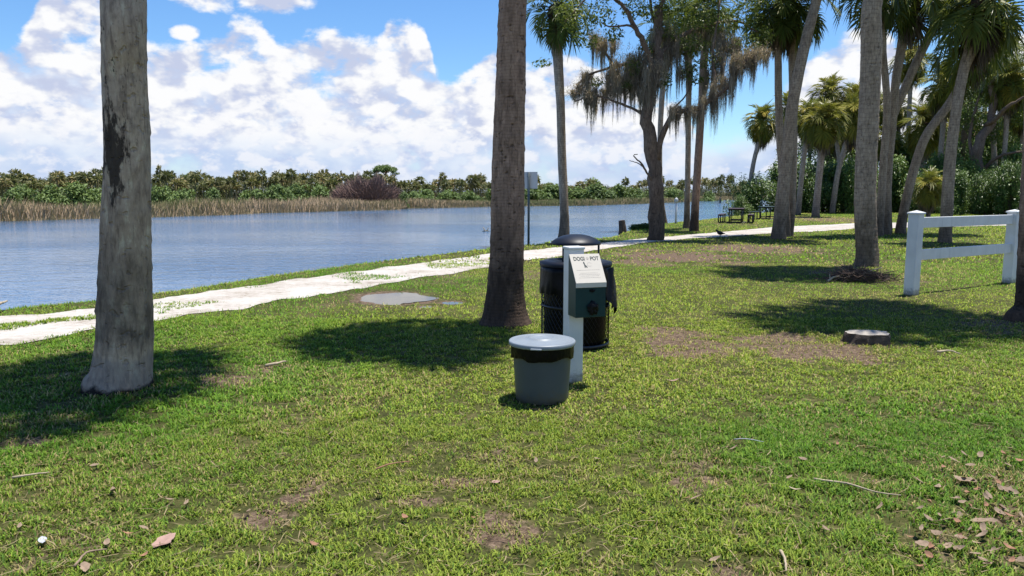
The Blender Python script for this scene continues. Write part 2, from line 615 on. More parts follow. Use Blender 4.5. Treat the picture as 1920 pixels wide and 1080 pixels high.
M['oak_leaf'] = mat_leaf('oak_leaf', [(0.0, (0.057, 0.086, 0.018)), (0.5, (0.132, 0.172, 0.032)), (1.0, (0.253, 0.287, 0.045))], 0.45, 0.45)
M['shrub_leaf'] = mat_leaf('shrub_leaf', [(0.0, (0.047, 0.093, 0.020)), (0.5, (0.115, 0.203, 0.039)), (1.0, (0.230, 0.323, 0.061))], 0.30, 0.40, obj_rand=True)
M['far_leaf'] = mat_leaf('far_shrub_leaf', [(0.0, (0.086, 0.143, 0.040)), (0.5, (0.155, 0.234, 0.063)), (1.0, (0.230, 0.320, 0.093))], 0.30, 0.6, obj_rand=True)
M['far_palm'] = mat_leaf('far_palm_leaf', [(0.0, (0.064, 0.071, 0.028)), (0.4, (0.139, 0.149, 0.048)), (0.75, (0.260, 0.236, 0.085)), (1.0, (0.462, 0.345, 0.150))], 0.25, 0.6, obj_rand=True)
M['moss'] = mat_leaf('spanish_moss', [(0.0, (0.192, 0.136, 0.088)), (0.5, (0.405, 0.303, 0.201)), (1.0, (0.699, 0.558, 0.375))], 0.30, 0.9)
M['reed'] = mat_leaf('reed', [(0.0, (0.144, 0.158, 0.052)), (0.4, (0.371, 0.255, 0.144)), (1.0, (0.576, 0.414, 0.289))], 0.25, 0.7)
M['twig'] = mat_leaf('bare_twig', [(0.0, (0.113, 0.066, 0.061)), (0.5, (0.193, 0.122, 0.105)), (1.0, (0.307, 0.202, 0.166))], 0.05, 0.9)
M['brush'] = mat_leaf('dry_brush', [(0.0, (0.06, 0.036, 0.024)), (0.5, (0.13, 0.082, 0.058)), (1.0, (0.26, 0.19, 0.13))], 0.05, 0.9)


def mat_grass():
    m, N, out = material('grass_blade')
    at = N.node('ShaderNodeAttribute', attribute_name='col')
    c = at.outputs['Color']
    b = N.node('ShaderNodeBsdfPrincipled')
    N.l.new(c, b.inputs['Base Color'])
    b.inputs['Roughness'].default_value = 0.6
    b.inputs['Specular IOR Level'].default_value = 0.12
    tr = N.node('ShaderNodeBsdfTranslucent')
    N.l.new(N.mix(1.0, c, (1.0, 1.1, 0.6, 1), 'MULTIPLY'), tr.inputs[0])
    geo = N.node('ShaderNodeNewGeometry')
    nn = N.vm('NORMALIZE', N.vm('ADD', N.vm('MULTIPLY', geo.outputs['Normal'], (.4, .4, .4)), (0, 0, 0.75)))
    N.l.new(nn, b.inputs['Normal'])
    mx = N.node('ShaderNodeMixShader'); mx.inputs[0].default_value = 0.35
    N.l.new(b.outputs[0], mx.inputs[1]); N.l.new(tr.outputs[0], mx.inputs[2])
    N.l.new(mx.outputs[0], out.inputs[0])
    return m


M['grass'] = mat_grass()


def mat_ground():
    m, N, out = material('lawn_soil')
    co = coords(N)
    at = N.node('ShaderNodeAttribute', attribute_name='col')   # r: bare soil, g: marsh
    sp_ = N.node('ShaderNodeSeparateColor'); N.l.new(at.outputs['Color'], sp_.inputs[0])
    n1 = N.noise(co, 1.3, 5, 0.6)
    n2 = N.noise(co, 16, 6, 0.7)
    n3 = N.noise(co, 70, 4, 0.7)
    turf = N.ramp(N.m('MULTIPLY_ADD', N.m('SUBTRACT', n3, .5), .5, N.m('MULTIPLY_ADD', N.m('SUBTRACT', n1, .5), .6, n2)),
                  [(0.25, (0.030, 0.032, 0.012)), (0.50, (0.070, 0.075, 0.022)), (0.68, (0.130, 0.118, 0.045)), (0.85, (0.24, 0.19, 0.09))])
    soil = N.ramp(N.m('MULTIPLY_ADD', N.m('SUBTRACT', n3, .5), .7, n2), [(0.25, (0.028, 0.020, 0.014)), (0.44, (0.105, 0.071, 0.048)), (0.60, (0.20, 0.142, 0.098)), (0.8, (0.36, 0.27, 0.18))])
    k = N.m('ADD', sp_.outputs[0], N.m('MULTIPLY', N.m('SUBTRACT', n2, 0.5), 0.9))
    c = N.mix(N.smooth(k, 0.30, 0.62), turf, soil)
    marsh = N.ramp(n1, [(0.3, (0.09, 0.08, 0.045)), (0.7, (0.15, 0.13, 0.07))])
    c = N.mix(sp_.outputs[1], c, marsh)
    h = N.m('ADD', N.m('MULTIPLY', n2, 1.0), N.m('MULTIPLY', n3, 0.5))
    principled(N, out, c, 0.95, bump(N, h, 0.8, 0.03), **{'Specular IOR Level': 0.1})
    return m


def mat_sand():
    m, N, out = material('white_sand')
    co = coords(N)
    n1 = N.noise(co, 1.1, 6, 0.65)
    n2 = N.noise(co, 9, 6, 0.7)
    n3 = N.noise(co, 60, 4, 0.7)
    k = N.m('MULTIPLY_ADD', N.m('SUBTRACT', n3, .5), .35, N.m('MULTIPLY_ADD', N.m('SUBTRACT', n2, .5), .8, n1))
    c = N.ramp(k, [(0.22, (0.22, 0.175, 0.13)), (0.36, (0.38, 0.335, 0.28)), (0.54, (0.50, 0.46, 0.41)), (0.8, (0.57, 0.54, 0.50))])
    h = N.m('ADD', N.m('MULTIPLY', n2, 1.0), N.m('MULTIPLY', n3, 0.4))
    principled(N, out, c, 0.95, bump(N, h, 0.6, 0.03), **{'Specular IOR Level': 0.1})
    return m


def mat_water(name, base, s1, s2, st1, st2, rough=0.06):
    m, N, out = material(name)
    co = coords(N)
    w = N.vm('MULTIPLY', co, (1.0, 1.6, 1))
    n1 = N.noise(w, s1, 4, 0.6, 0.4)
    n2 = N.noise(w, s2, 3, 0.6, 0.3)
    n0 = N.noise(N.vm('MULTIPLY', co, (0.045, 0.09, 1)), 1.0, 3, 0.5)
    calm = N.smooth(n0, 0.38, 0.62, 0.45, 1.25)
    h = N.m('MULTIPLY', N.m('ADD', N.m('MULTIPLY', n1, st1), N.m('MULTIPLY', n2, st2)), calm)
    principled(N, out, base, rough, bump(N, h, 1.0, 1.0), **{'IOR': 1.33, 'Specular IOR Level': 0.5})
    return m


M['ground'] = mat_ground()
M['sand'] = mat_sand()
M['water'] = mat_water('river_water', (0.080, 0.155, 0.270), 1.3, 4.6, 0.060, 0.026)
M['puddle'] = mat_water('puddle_water', (0.07, 0.06, 0.045), 2.0, 9.0, 0.0015, 0.0006, 0.04)
M['white_vinyl'] = mat_dirty('white_vinyl', (0.72, 0.72, 0.70), 0.40, 0.09, 4, 0.05, 0.003)
M['black_metal'] = mat_plain('black_coated_metal', (0.012, 0.013, 0.016), 0.38, 0.2, 9, 0.1, 0.002)
M['bonnet'] = mat_plain('dark_bonnet_plastic', (0.006, 0.009, 0.018), 0.45, 0.15, 7, 0.08, 0.002, **{'Specular IOR Level': 0.3})
M['bag'] = mat_plain('black_plastic_bag', (0.004, 0.004, 0.005), 0.30, 0.2, 5, 0.35, 0.010, **{'Specular IOR Level': 0.14})
M['can_grey'] = mat_dirty('grey_can_plastic', (0.058, 0.074, 0.088), 0.45, 0.10, 5, 0.08, 0.003)
M['lid_grey'] = mat_plain('grey_lid_plastic', (0.24, 0.275, 0.31), 0.42, 0.06, 6, 0.06, 0.002)
M['box_green'] = mat_plain('green_powder_coat', (0.004, 0.036, 0.036), 0.42, 0.15, 10, 0.10, 0.002, **{'Specular IOR Level': 0.3})
M['plate'] = mat_plain('cream_sign_plate', (0.62, 0.57, 0.48), 0.45, 0.03, 5, 0.03, 0.001)
M['ink_green'] = mat_plain('dark_sign_ink', (0.02, 0.035, 0.03), 0.5, 0.1, 20, 0.0)
M['ink_pale'] = mat_plain('pale_sign_ink', (0.36, 0.32, 0.27), 0.5, 0.1, 20, 0.0)
M['steel'] = mat_plain('galvanised_steel', (0.33, 0.35, 0.36), 0.45, 0.15, 12, 0.1, 0.002, Metallic=0.5)
M['post_green'] = mat_plain('painted_green_post', (0.06, 0.085, 0.09), 0.5, 0.2, 12, 0.1)
M['sign_back'] = mat_plain('aluminium_sign_back', (0.55, 0.56, 0.56), 0.5, 0.05, 6, 0.03)
M['old_wood'] = mat_plain('weathered_wood', (0.085, 0.062, 0.048), 0.9, 0.5, 14, 0.7, 0.02)
M['cut_wood'] = mat_plain('grey_cut_wood', (0.36, 0.32, 0.27), 0.9, 0.25, 18, 0.5, 0.01)
M['table_brown'] = mat_plain('dark_brown_board', (0.055, 0.025, 0.022), 0.55, 0.3, 10, 0.2)
M['table_green'] = mat_plain('dark_green_board', (0.030, 0.055, 0.048), 0.5, 0.3, 10, 0.2)
M['dead_leaf'] = mat_plain('dry_tan_leaf', (0.27, 0.19, 0.125), 0.8, 0.35, 30, 0.4, 0.004)
M['dead_leaf_red'] = mat_plain('dry_red_leaf', (0.30, 0.15, 0.085), 0.8, 0.3, 30, 0.4, 0.004)
M['dead_leaf_pink'] = mat_plain('dry_pinkish_leaf', (0.36, 0.225, 0.18), 0.8, 0.2, 25, 0.4, 0.004)
M['stick_pale'] = mat_plain('pale_dry_stick', (0.42, 0.34, 0.23), 0.85, 0.25, 30, 0.4, 0.004)
M['litter'] = mat_plain('pale_litter', (0.44, 0.46, 0.50), 0.5, 0.1, 20, 0.2, 0.003)
M['bird'] = mat_plain('dark_feathers', (0.018, 0.016, 0.016), 0.6, 0.3, 40, 0.4, 0.004)
M['pin_wood'] = mat_plain('bleached_branch', (0.13, 0.105, 0.085), 0.9, 0.3, 20, 0.6, 0.01)

# ------------------------------------------------------------------ layout lines
near_px = [(0, 573), (190, 556), (285, 545), (400, 528), (500, 512), (650, 494), (800, 476), (915, 464), (985, 457), (1045, 450), (1110, 446), (1140, 443), (1165, 433), (1195, 428), (1230, 420), (1265, 416), (1310, 412), (1345, 407)]
near = [(-60, -60), (-26, -22), (-14, -2)] + [tuple(P(*q)[:2]) for q in near_px] + [(15.5, 52), (18, 58), (26, 66), (45, 80), (90, 110), (200, 190)]
near = np.array(near)
WZ = -0.36
far_px = [(-150, 424), (0, 416), (200, 410), (285, 408), (420, 404), (500, 400), (640, 396), (735, 394), (780, 391), (920, 388), (1000, 387), (1100, 386), (1215, 382), (1290, 378), (1370, 375)]
far = [(-110, -80), (-75, -20), (-55, 20)] + [tuple(P(q[0], q[1], WZ)[:2]) for q in far_px] + [(110, 240), (220, 330)]
far = np.array(far)


def sdist(x, y, line):
    """signed distance to polyline: positive to the right of its direction of travel"""
    best = np.full(x.shape, 1e9); sg = np.ones(x.shape)
    for a, b in zip(line[:-1], line[1:]):
        d = b - a
        L2 = d.dot(d)
        t = np.clip(((x - a[0]) * d[0] + (y - a[1]) * d[1]) / L2, 0, 1)
        qx, qy = x - a[0] - t * d[0], y - a[1] - t * d[1]
        r = np.hypot(qx, qy)
        cr = d[0] * qy - d[1] * qx
        k = r < best - 1e-9
        best = np.where(k, r, best)
        sg = np.where(k, np.where(cr < 0, 1.0, -1.0), sg)
    return best * sg


def poly_px(pts):
    return np.array([tuple(P(*q)[:2]) for q in pts])


path_up = poly_px([(-420, 640), (0, 597), (190, 578), (285, 566), (400, 548), (500, 532), (600, 518), (700, 506), (800, 493), (915, 478), (1000, 469), (1060, 463), (1140, 455), (1215, 447), (1300, 440), (1380, 433), (1450, 426), (1600, 419), (1750, 416), (1960, 413), (2300, 411)])
path_lo = poly_px([(-420, 700), (0, 645), (190, 620), (285, 604), (400, 589), (500, 571), (600, 554), (700, 537), (800, 520), (915, 501), (1000, 488), (1060, 480), (1140, 466), (1215, 456), (1300, 447), (1380, 443), (1450, 438), (1600, 430), (1750, 426), (1960, 422), (2300, 419)])


def resample(line, n):
    d = np.concatenate([[0], np.cumsum(np.linalg.norm(np.diff(line, axis=0), axis=1))])
    s = np.linspace(0, d[-1], n)
    return np.stack([np.interp(s, d, line[:, 0]), np.interp(s, d, line[:, 1])], 1)


def in_poly(x, y, poly):
    ins = np.zeros(x.shape, bool)
    n = len(poly)
    for i in range(n):
        x1, y1 = poly[i]; x2, y2 = poly[(i + 1) % n]
        if y1 == y2: continue
        c = ((y1 > y) != (y2 > y)) & (x < (x2 - x1) * (y - y1) / (y2 - y1) + x1)
        ins ^= c
    return ins


path_poly = np.vstack([path_lo, path_up[::-1]])
path_mid = None

# bare or dry patches: (px, py, half width px, half height px, strength)
soil_px = [(1262, 640, 84, 23, 1.3), (1310, 655, 60, 14, .9), (1530, 658, 100, 21, 1.3), (1470, 636, 90, 12, 1.1), (1620, 640, 60, 14, .8), (1270, 482, 130, 14, .9), (1420, 468, 130, 9, .8), (1200, 492, 70, 10, .8), (1550, 412, 90, 7, .75),
           (440, 716, 95, 20, .75), (500, 695, 60, 10, .6), (30, 829, 55, 8, .8), (865, 905, 80, 12, .85), (790, 940, 60, 10, .7), (955, 1000, 85, 28, .7), (1410, 955, 85, 20, .7), (1390, 1000, 60, 14, .6), (1620, 905, 70, 12, .55),
           (1850, 900, 90, 40, .6), (1800, 1040, 160, 50, .6), (1880, 610, 110, 18, .8), (1620, 515, 85, 18, .7), (225, 735, 80, 14, .8), (950, 606, 60, 12, .7), (700, 575, 110, 10, .5), (860, 520, 100, 12, .45), (120, 1010, 130, 40, .45),
           (30, 1060, 60, 30, .6), (1000, 515, 60, 14, .5), (110, 705, 60, 8, .5), (1250, 660, 60, 20, .5), (1380, 420, 60, 6, .45), (600, 1010, 50, 22, .4)]
SOIL = []
for (px, py, hw, hh, st) in soil_px:
    c = P(px, py); e = P(px + hw, py)
    n_, f_ = P(px, py + hh), P(px, py - hh)
    SOIL.append((c.x, (n_.y + f_.y) / 2, e.x - c.x, (f_.y - n_.y) / 2, st))
PUD = []
for (px, py, hw, hh) in [(722, 559, 90, 14), (852, 566, 32, 5), (800, 573, 20, 3)]:
    c = P(px, py); e = P(px + hw, py); n_, f_ = P(px, py + hh), P(px, py - hh)
    PUD.append((c.x, (n_.y + f_.y) / 2, e.x - c.x, (f_.y - n_.y) / 2))


def soil_at(x, y):
    s = np.zeros(x.shape)
    w = (fbm2(x, y, 2.6, 5, 5.0) - .5) * 1.9
    for (cx, cy, rx, ry, st) in SOIL:
        r = np.sqrt(((x - cx) / rx) ** 2 + ((y - cy) / ry) ** 2) + w
        s = np.maximum(s, st * np.clip(1.35 - r, 0, 1))
    n = fbm2(x, y, 1.9, 4, 9.0)
    near_ = np.clip((6.0 - y) / 3.0, 0, 1)
    s = np.maximum(s, np.clip((n - 0.545) * 5.5, 0, .8) * (0.25 + .75 * near_))
    return s


def puddle_r(x, y, k=0):
    r = np.full(x.shape, 9.0)
    w = (fbm2(x, y, 1.6, 4, 21.0) - .5) * 1.1
    for (cx, cy, rx, ry) in PUD:
        r = np.minimum(r, np.sqrt(((x - cx) / rx) ** 2 + ((y - cy) / ry) ** 2) + w)
    return r


def terrain(x, y):
    x = np.asarray(x, float); y = np.asarray(y, float)
    sn = sdist(x, y, near)          # + on the lawn
    sf = sdist(x, y, far)           # - beyond the far shore (line runs left to right, far land on its left)
    z = (fbm2(x, y, 0.22, 3, 2.0) - .5) * 0.05 + (fbm2(x, y, 1.3, 3, 4.0) - .5) * 0.018
    bank = np.clip((sn + 0.9) / 1.4, 0, 1)
    bank = bank * bank * (3 - 2 * bank)
    z = z * bank + (1 - bank) * -0.55
    deep = np.clip((-sn - 0.8) / 6.0, 0, 1)
    z = z - deep * 1.4
    fb = np.clip((-sf + 1.5) / 3.0, 0, 1)
    fb = fb * fb * (3 - 2 * fb)
    zf = -0.24 + (fbm2(x, y, 0.05, 3, 7.0) - .5) * 0.12 + np.clip((-sf - 10) / 60, 0, 1) * 0.25
    z = np.where(sf < 1.5, z * (1 - fb) + zf * fb, z)
    z = z - 0.03 * np.clip(1.25 - puddle_r(x, y), 0, 1)
    return z


def tz(x, y):
    return float(terrain(np.array([x]), np.array([y]))[0])


# ------------------------------------------------------------------ ground
def axis(segs):
    out = []
    for a, b, st in segs:
        out.append(np.arange(a, b, st))
    out.append([segs[-1][1]])
    return np.concatenate(out)


def grow(a, b, st, g):
    v, o = a, []
    while v < b:
        o.append(v); v += st; st *= g
    o.append(b)
    return np.array(o)


xs_r = np.concatenate([np.arange(0, 9, 0.11), grow(9, 1800, 0.12, 1.075)])
xs = np.concatenate([-xs_r[:0:-1], xs_r])
ys = np.concatenate([-grow(0, 300, 0.5, 1.25)[:0:-1], np.arange(0, 2, 0.25), np.arange(2, 15, 0.09), grow(15, 3000, 0.11, 1.022)])
gx, gy = np.meshgrid(xs, ys, indexing='xy')
X, Y = gx.ravel(), gy.ravel()
Z = terrain(X, Y)
S = np.where((Y < 60) & (np.abs(X) < 45), soil_at(X, Y), 0.0)
S = np.maximum(S, np.clip(1.3 - puddle_r(X, Y), 0, .7))
sfv = sdist(X, Y, far)
colg = np.zeros((len(X), 3))
colg[:, 0] = S
colg[:, 1] = np.clip(-sfv / 2 + .5, 0, 1)
nx, ny = len(xs), len(ys)
i, j = np.meshgrid(np.arange(ny - 1), np.arange(nx - 1), indexing='ij')
a = (i * nx + j).ravel()
G = mesh_np('ground', np.stack([X, Y, Z], 1), np.stack([a, a + 1, a + 1 + nx, a + nx], 1), None, M['ground'], True, colg)
tag(link('ground', G), 'short lawn ground sloping down to a river bank', 'ground', kind='structure')

# river
wv = np.array([(-500, -120, WZ), (700, -120, WZ), (700, 700, WZ), (-500, 700, WZ)])
tag(link('river_water', mesh_np('river_water', wv, [(0, 1, 2, 3)], None, M['water'])), 'wide rippled blue river behind the lawn', 'river', kind='structure')

# sand path
nT, nS = 420, 15
lo, up_ = resample(path_lo, nT), resample(path_up, nT)
# resample both by the same fraction of the centre line in the photo's own vertices
tt = np.linspace(0, len(path_lo) - 1, nT)
kk = np.minimum(tt.astype(int), len(path_lo) - 2); ff = (tt - kk)[:, None]
lo = path_lo[kk] * (1 - ff) + path_lo[kk + 1] * ff
up_ = path_up[kk] * (1 - ff) + path_up[kk + 1] * ff
jl = (fbm2(lo[:, 0], lo[:, 1], 1.7, 4, 31) - .5)[:, None]
ju = (fbm2(up_[:, 0], up_[:, 1], 1.7, 4, 37) - .5)[:, None]
dirv = (up_ - lo) / np.linalg.norm(up_ - lo, axis=1)[:, None]
wid = np.linalg.norm(up_ - lo, axis=1)
lo2 = lo + dirv * jl * 0.9
up2 = up_ + dirv * ju * 0.7
ss = np.linspace(0, 1, nS)
px_ = (lo2[:, None, :] * (1 - ss)[None, :, None] + up2[:, None, :] * ss[None, :, None]).reshape(-1, 2)
pz = terrain(px_[:, 0], px_[:, 1]) + 0.010 + (fbm2(px_[:, 0], px_[:, 1], 2.2, 3, 41) - .5) * 0.012
i, j = np.meshgrid(np.arange(nT - 1), np.arange(nS - 1), indexing='ij')
a = (i * nS + j).ravel()
PM = mesh_np('sand_path', np.column_stack([px_, pz]), np.stack([a, a + nS, a + nS + 1, a + 1], 1), None, M['sand'], True)
tag(link('sand_path', PM), 'white sand track along the river bank with grass median', 'path', kind='structure')
path_poly2 = np.vstack([lo2, up2[::-1]])


def path_s(x, y):
    """fraction across the track (0 low edge .. 1 river edge) by nearest centre sample"""
    mid = (lo2 + up2) / 2
    out = np.zeros(len(x))
    for c in range(0, len(x), 20000):
        dx = x[c:c + 20000, None] - mid[None, ::2, 0]; dy = y[c:c + 20000, None] - mid[None, ::2, 1]
        k = np.argmin(dx * dx + dy * dy, 1) * 2
        rel = np.stack([x[c:c + 20000], y[c:c + 20000]], 1) - lo2[k]
        w_ = (up2[k] - lo2[k])
        out[c:c + 20000] = (rel * w_).sum(1) / np.maximum((w_ * w_).sum(1), 1e-6)
    return out


# puddles
for k, (cx, cy, rx, ry) in enumerate(PUD):
    n = 64
    th = np.linspace(0, 2 * math.pi, n, endpoint=False)
    rr = 0.95 + (fbm(np.stack([np.cos(th) * 1.5 + k * 9, np.sin(th) * 1.5, th * 0], 1), 4) - .5) * 0.9
    vx, vy = cx + rx * rr * np.cos(th), cy + ry * rr * np.sin(th)
    lev = tz(cx, cy) + 0.012
    V = np.vstack([np.column_stack([vx, vy, np.full(n, lev)]), [(cx, cy, lev)]])
    T = [(q, (q + 1) % n, n) for q in range(n)]
    tag(link('puddle', mesh_np('puddle', V, None, T, M['puddle'])), ['large shallow puddle on the grass beside the sand track', 'small shallow puddle in shade near the brown palm foot', 'thin sliver of puddle between the two larger ones'][k], 'puddle', kind='structure')

# ------------------------------------------------------------------ grass
def grass_zone(name, y0, y1, dens, h, w, seed, seg=True, bright=1.0, margin=1.3):
    rng = np.random.default_rng(seed)
    XM = 0.72 * y1 + margin
    n = int(dens * (y1 - y0) * 2 * XM)
    x = rng.uniform(-XM, XM, n); y = rng.uniform(y0, y1, n)
    k = np.abs(x) < 0.72 * y + margin
    x, y = x[k], y[k]
    sn = sdist(x, y, near)
    k = sn > -0.25
    x, y, sn = x[k], y[k], sn[k]
    jx, jy = (rng.random(len(x)) - .5) * .25, (rng.random(len(x)) - .5) * .25
    inp = in_poly(x + jx, y + jy, path_poly2)
    s = np.zeros(len(x))
    s[inp] = path_s(x[inp], y[inp])
    md = fbm2(x, y, 0.75, 4, 55.0)
    keep = ~inp | ((np.abs(s - 0.55 + (md - .5) * .3) < 0.12) & (md > 0.45) & (x < 0) & (rng.random(len(x)) < np.clip((md - .45) * 9, 0, .9)))
    soil = soil_at(x, y)
    keep &= rng.random(len(x)) > np.clip(soil * 1.05 - 0.08, 0, 0.86)
    keep &= puddle_r(x, y) > 0.80 + rng.random(len(x)) * .5
    clump = fbm2(x, y, 11.0, 3, 71.0)
    keep &= rng.random(len(x)) < np.clip(0.22 + (clump - 0.34) * 3.6, 0.08, 1)
    x, y, sn, soil, inp, clump = x[keep], y[keep], sn[keep], soil[keep], inp[keep], clump[keep]
    n = len(x)
    z = terrain(x, y) - 0.004 + inp * .013
    hh = h * rng.uniform(0.5, 1.25, n) * (0.65 + 0.8 * clump) * np.where(inp, 0.9, 1.0)
    patch = fbm2(x, y, 0.55, 3, 81.0)
    hh *= 0.75 + 0.6 * np.clip((patch - .3) * 1.6, 0, 1)
    # long shaggy grass along the water's edge
    edge = np.clip(1 - np.abs(sn - 0.1) / 0.55, 0, 1)
    hh *= 1 + 1.1 * edge * rng.random(n)
    th = rng.uniform(0, 2 * math.pi, n)
    lean = rng.uniform(0.45, 1.5, n)
    dx, dy = np.cos(th), np.sin(th)
    sx, sy = -dy, dx
    ww = w * rng.uniform(0.6, 1.3, n)
    B = np.stack([x, y, z], 1)
    D = np.stack([dx, dy, 0 * x], 1); Sd = np.stack([sx, sy, 0 * x], 1); U = np.array([0, 0, 1.0])
    # colours
    lush = np.array([0.122, 0.245, 0.027]); yel = np.array([0.265, 0.325, 0.048]); dry = np.array([0.40, 0.30, 0.15]); drk = np.array([0.060, 0.145, 0.020])
    f1 = np.clip((fbm2(x, y, 0.33, 4, 91.0) - .36) * 3.4, 0, 1)[:, None]
    yellowing = np.clip((x + 1.5) / 4, 0, 1) * np.clip((y - 4.6) / 2, 0, 1)  # turf's own yellower, drier colour towards the right, past the foreground
    f1 = np.clip(f1 + .35 * yellowing[:, None] + (rng.random((n, 1)) - .5) * .6, 0, 1)
    c = lush * (1 - f1) + yel * f1
    f2 = (rng.random((n, 1)) < 0.25) * 0.8
    c = c * (1 - f2) + drk * f2
    pd = 0.03 + .10 * yellowing * np.clip((10 - y) / 3, .2, 1) + 0.55 * np.clip(soil, 0, 1) + 0.25 * np.clip((fbm2(x, y, 0.9, 4, 101.0) - .52) * 5, 0, 1) + .12 * edge
    f3 = ((rng.random(n) < pd) * rng.uniform(.6, 1, n))[:, None]
    c = c * (1 - f3) + dry * f3
    c = c * rng.uniform(0.50, 1.45, (n, 1)) * bright
    if seg:
        m1 = B + U * (hh * 0.62)[:, None] * np.cos(lean * .45)[:, None] + D * (hh * 0.62 * np.sin(lean * .45))[:, None]
        tip = m1 + U * (hh * 0.5 * np.cos(lean * 1.15))[:, None] + D * (hh * 0.5 * np.sin(lean * 1.15))[:, None]
        V = np.stack([B - Sd * (ww / 2)[:, None], B + Sd * (ww / 2)[:, None], m1 + Sd * (ww * .42)[:, None], m1 - Sd * (ww * .42)[:, None], tip], 1)
        o = np.arange(n)[:, None] * 5
        Q = o + np.array([0, 1, 2, 3]); T = o + np.array([3, 2, 4])
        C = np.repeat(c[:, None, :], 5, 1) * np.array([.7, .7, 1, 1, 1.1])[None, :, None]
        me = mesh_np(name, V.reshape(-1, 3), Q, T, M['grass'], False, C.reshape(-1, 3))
    else:
        tip = B + U * (hh * np.cos(lean * .8))[:, None] + D * (hh * np.sin(lean * .8))[:, None]
        V = np.stack([B - Sd * (ww / 2)[:, None], B + Sd * (ww / 2)[:, None], tip], 1)
        T = np.arange(n)[:, None] * 3 + np.array([0, 1, 2])
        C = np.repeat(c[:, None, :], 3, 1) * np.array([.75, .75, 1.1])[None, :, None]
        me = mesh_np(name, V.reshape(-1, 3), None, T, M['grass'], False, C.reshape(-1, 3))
    return me, n


nb = 0
for nm, args, lab in [('near_grass', (2.4, 5.2, 14000, 0.036, 0.0068, 1, True, 1.0), 'short mown grass with bare spots in the foreground'),
                      ('lawn_grass', (5.2, 9.5, 6000, 0.036, 0.0100, 2, True, 1.12), 'short sunlit lawn grass around the bins and palms'),
                      ('middle_grass', (9.5, 17.0, 1400, 0.042, 0.017, 3, False, 1.2), 'short lawn grass between the bins and the track'),
                      ('distant_grass', (17.0, 62.0, 150, 0.060, 0.05, 4, False, 1.15), 'short lawn grass beyond the sand track')]:
    me, n = grass_zone(nm, *args)
    nb += n
    tag(link(nm, me), lab, 'grass', kind='stuff')
print('blades', nb)
rg_ = np.random.default_rng(19)
n = 5200
yy_ = 2.5 + 6.5 * rg_.random(n) ** 1.5
xx_ = (rg_.random(n) * 2 - 1) * (0.72 * yy_ + .8)
k = ~in_poly(xx_, yy_, path_poly2)
xx_, yy_ = xx_[k], yy_[k]; n = len(xx_)
th = rg_.uniform(0, 6.28, n); L = rg_.uniform(.03, .12, n)
c0 = np.stack([xx_, yy_, terrain(xx_, yy_) + rg_.uniform(.012, .034, n)], 1)
dv = np.stack([np.cos(th), np.sin(th), rg_.normal(0, .12, n)], 1) * L[:, None]
sv = np.stack([-np.sin(th), np.cos(th), 0 * th], 1) * rg_.uniform(.0010, .0028, n)[:, None]
bend = np.stack([-np.sin(th), np.cos(th), 0 * th], 1) * (rg_.normal(0, .12, n) * L)[:, None]
V = np.stack([c0 - sv, c0 + sv, c0 + dv * .5 + bend + sv, c0 + dv * .5 + bend - sv, c0 + dv], 1)
o = np.arange(n)[:, None] * 5
cs = np.array([.40, .31, .18]) * rg_.uniform(.45, 1.25, (n, 1))
me = mesh_np('straw', V.reshape(-1, 3), o + np.array([0, 1, 2, 3]), o + np.array([3, 2, 4]), M['grass'], False, np.repeat(cs, 5, 0))
tag(link('straw', me), 'dry straw and clippings strewn over the near lawn', 'straw', kind='stuff')

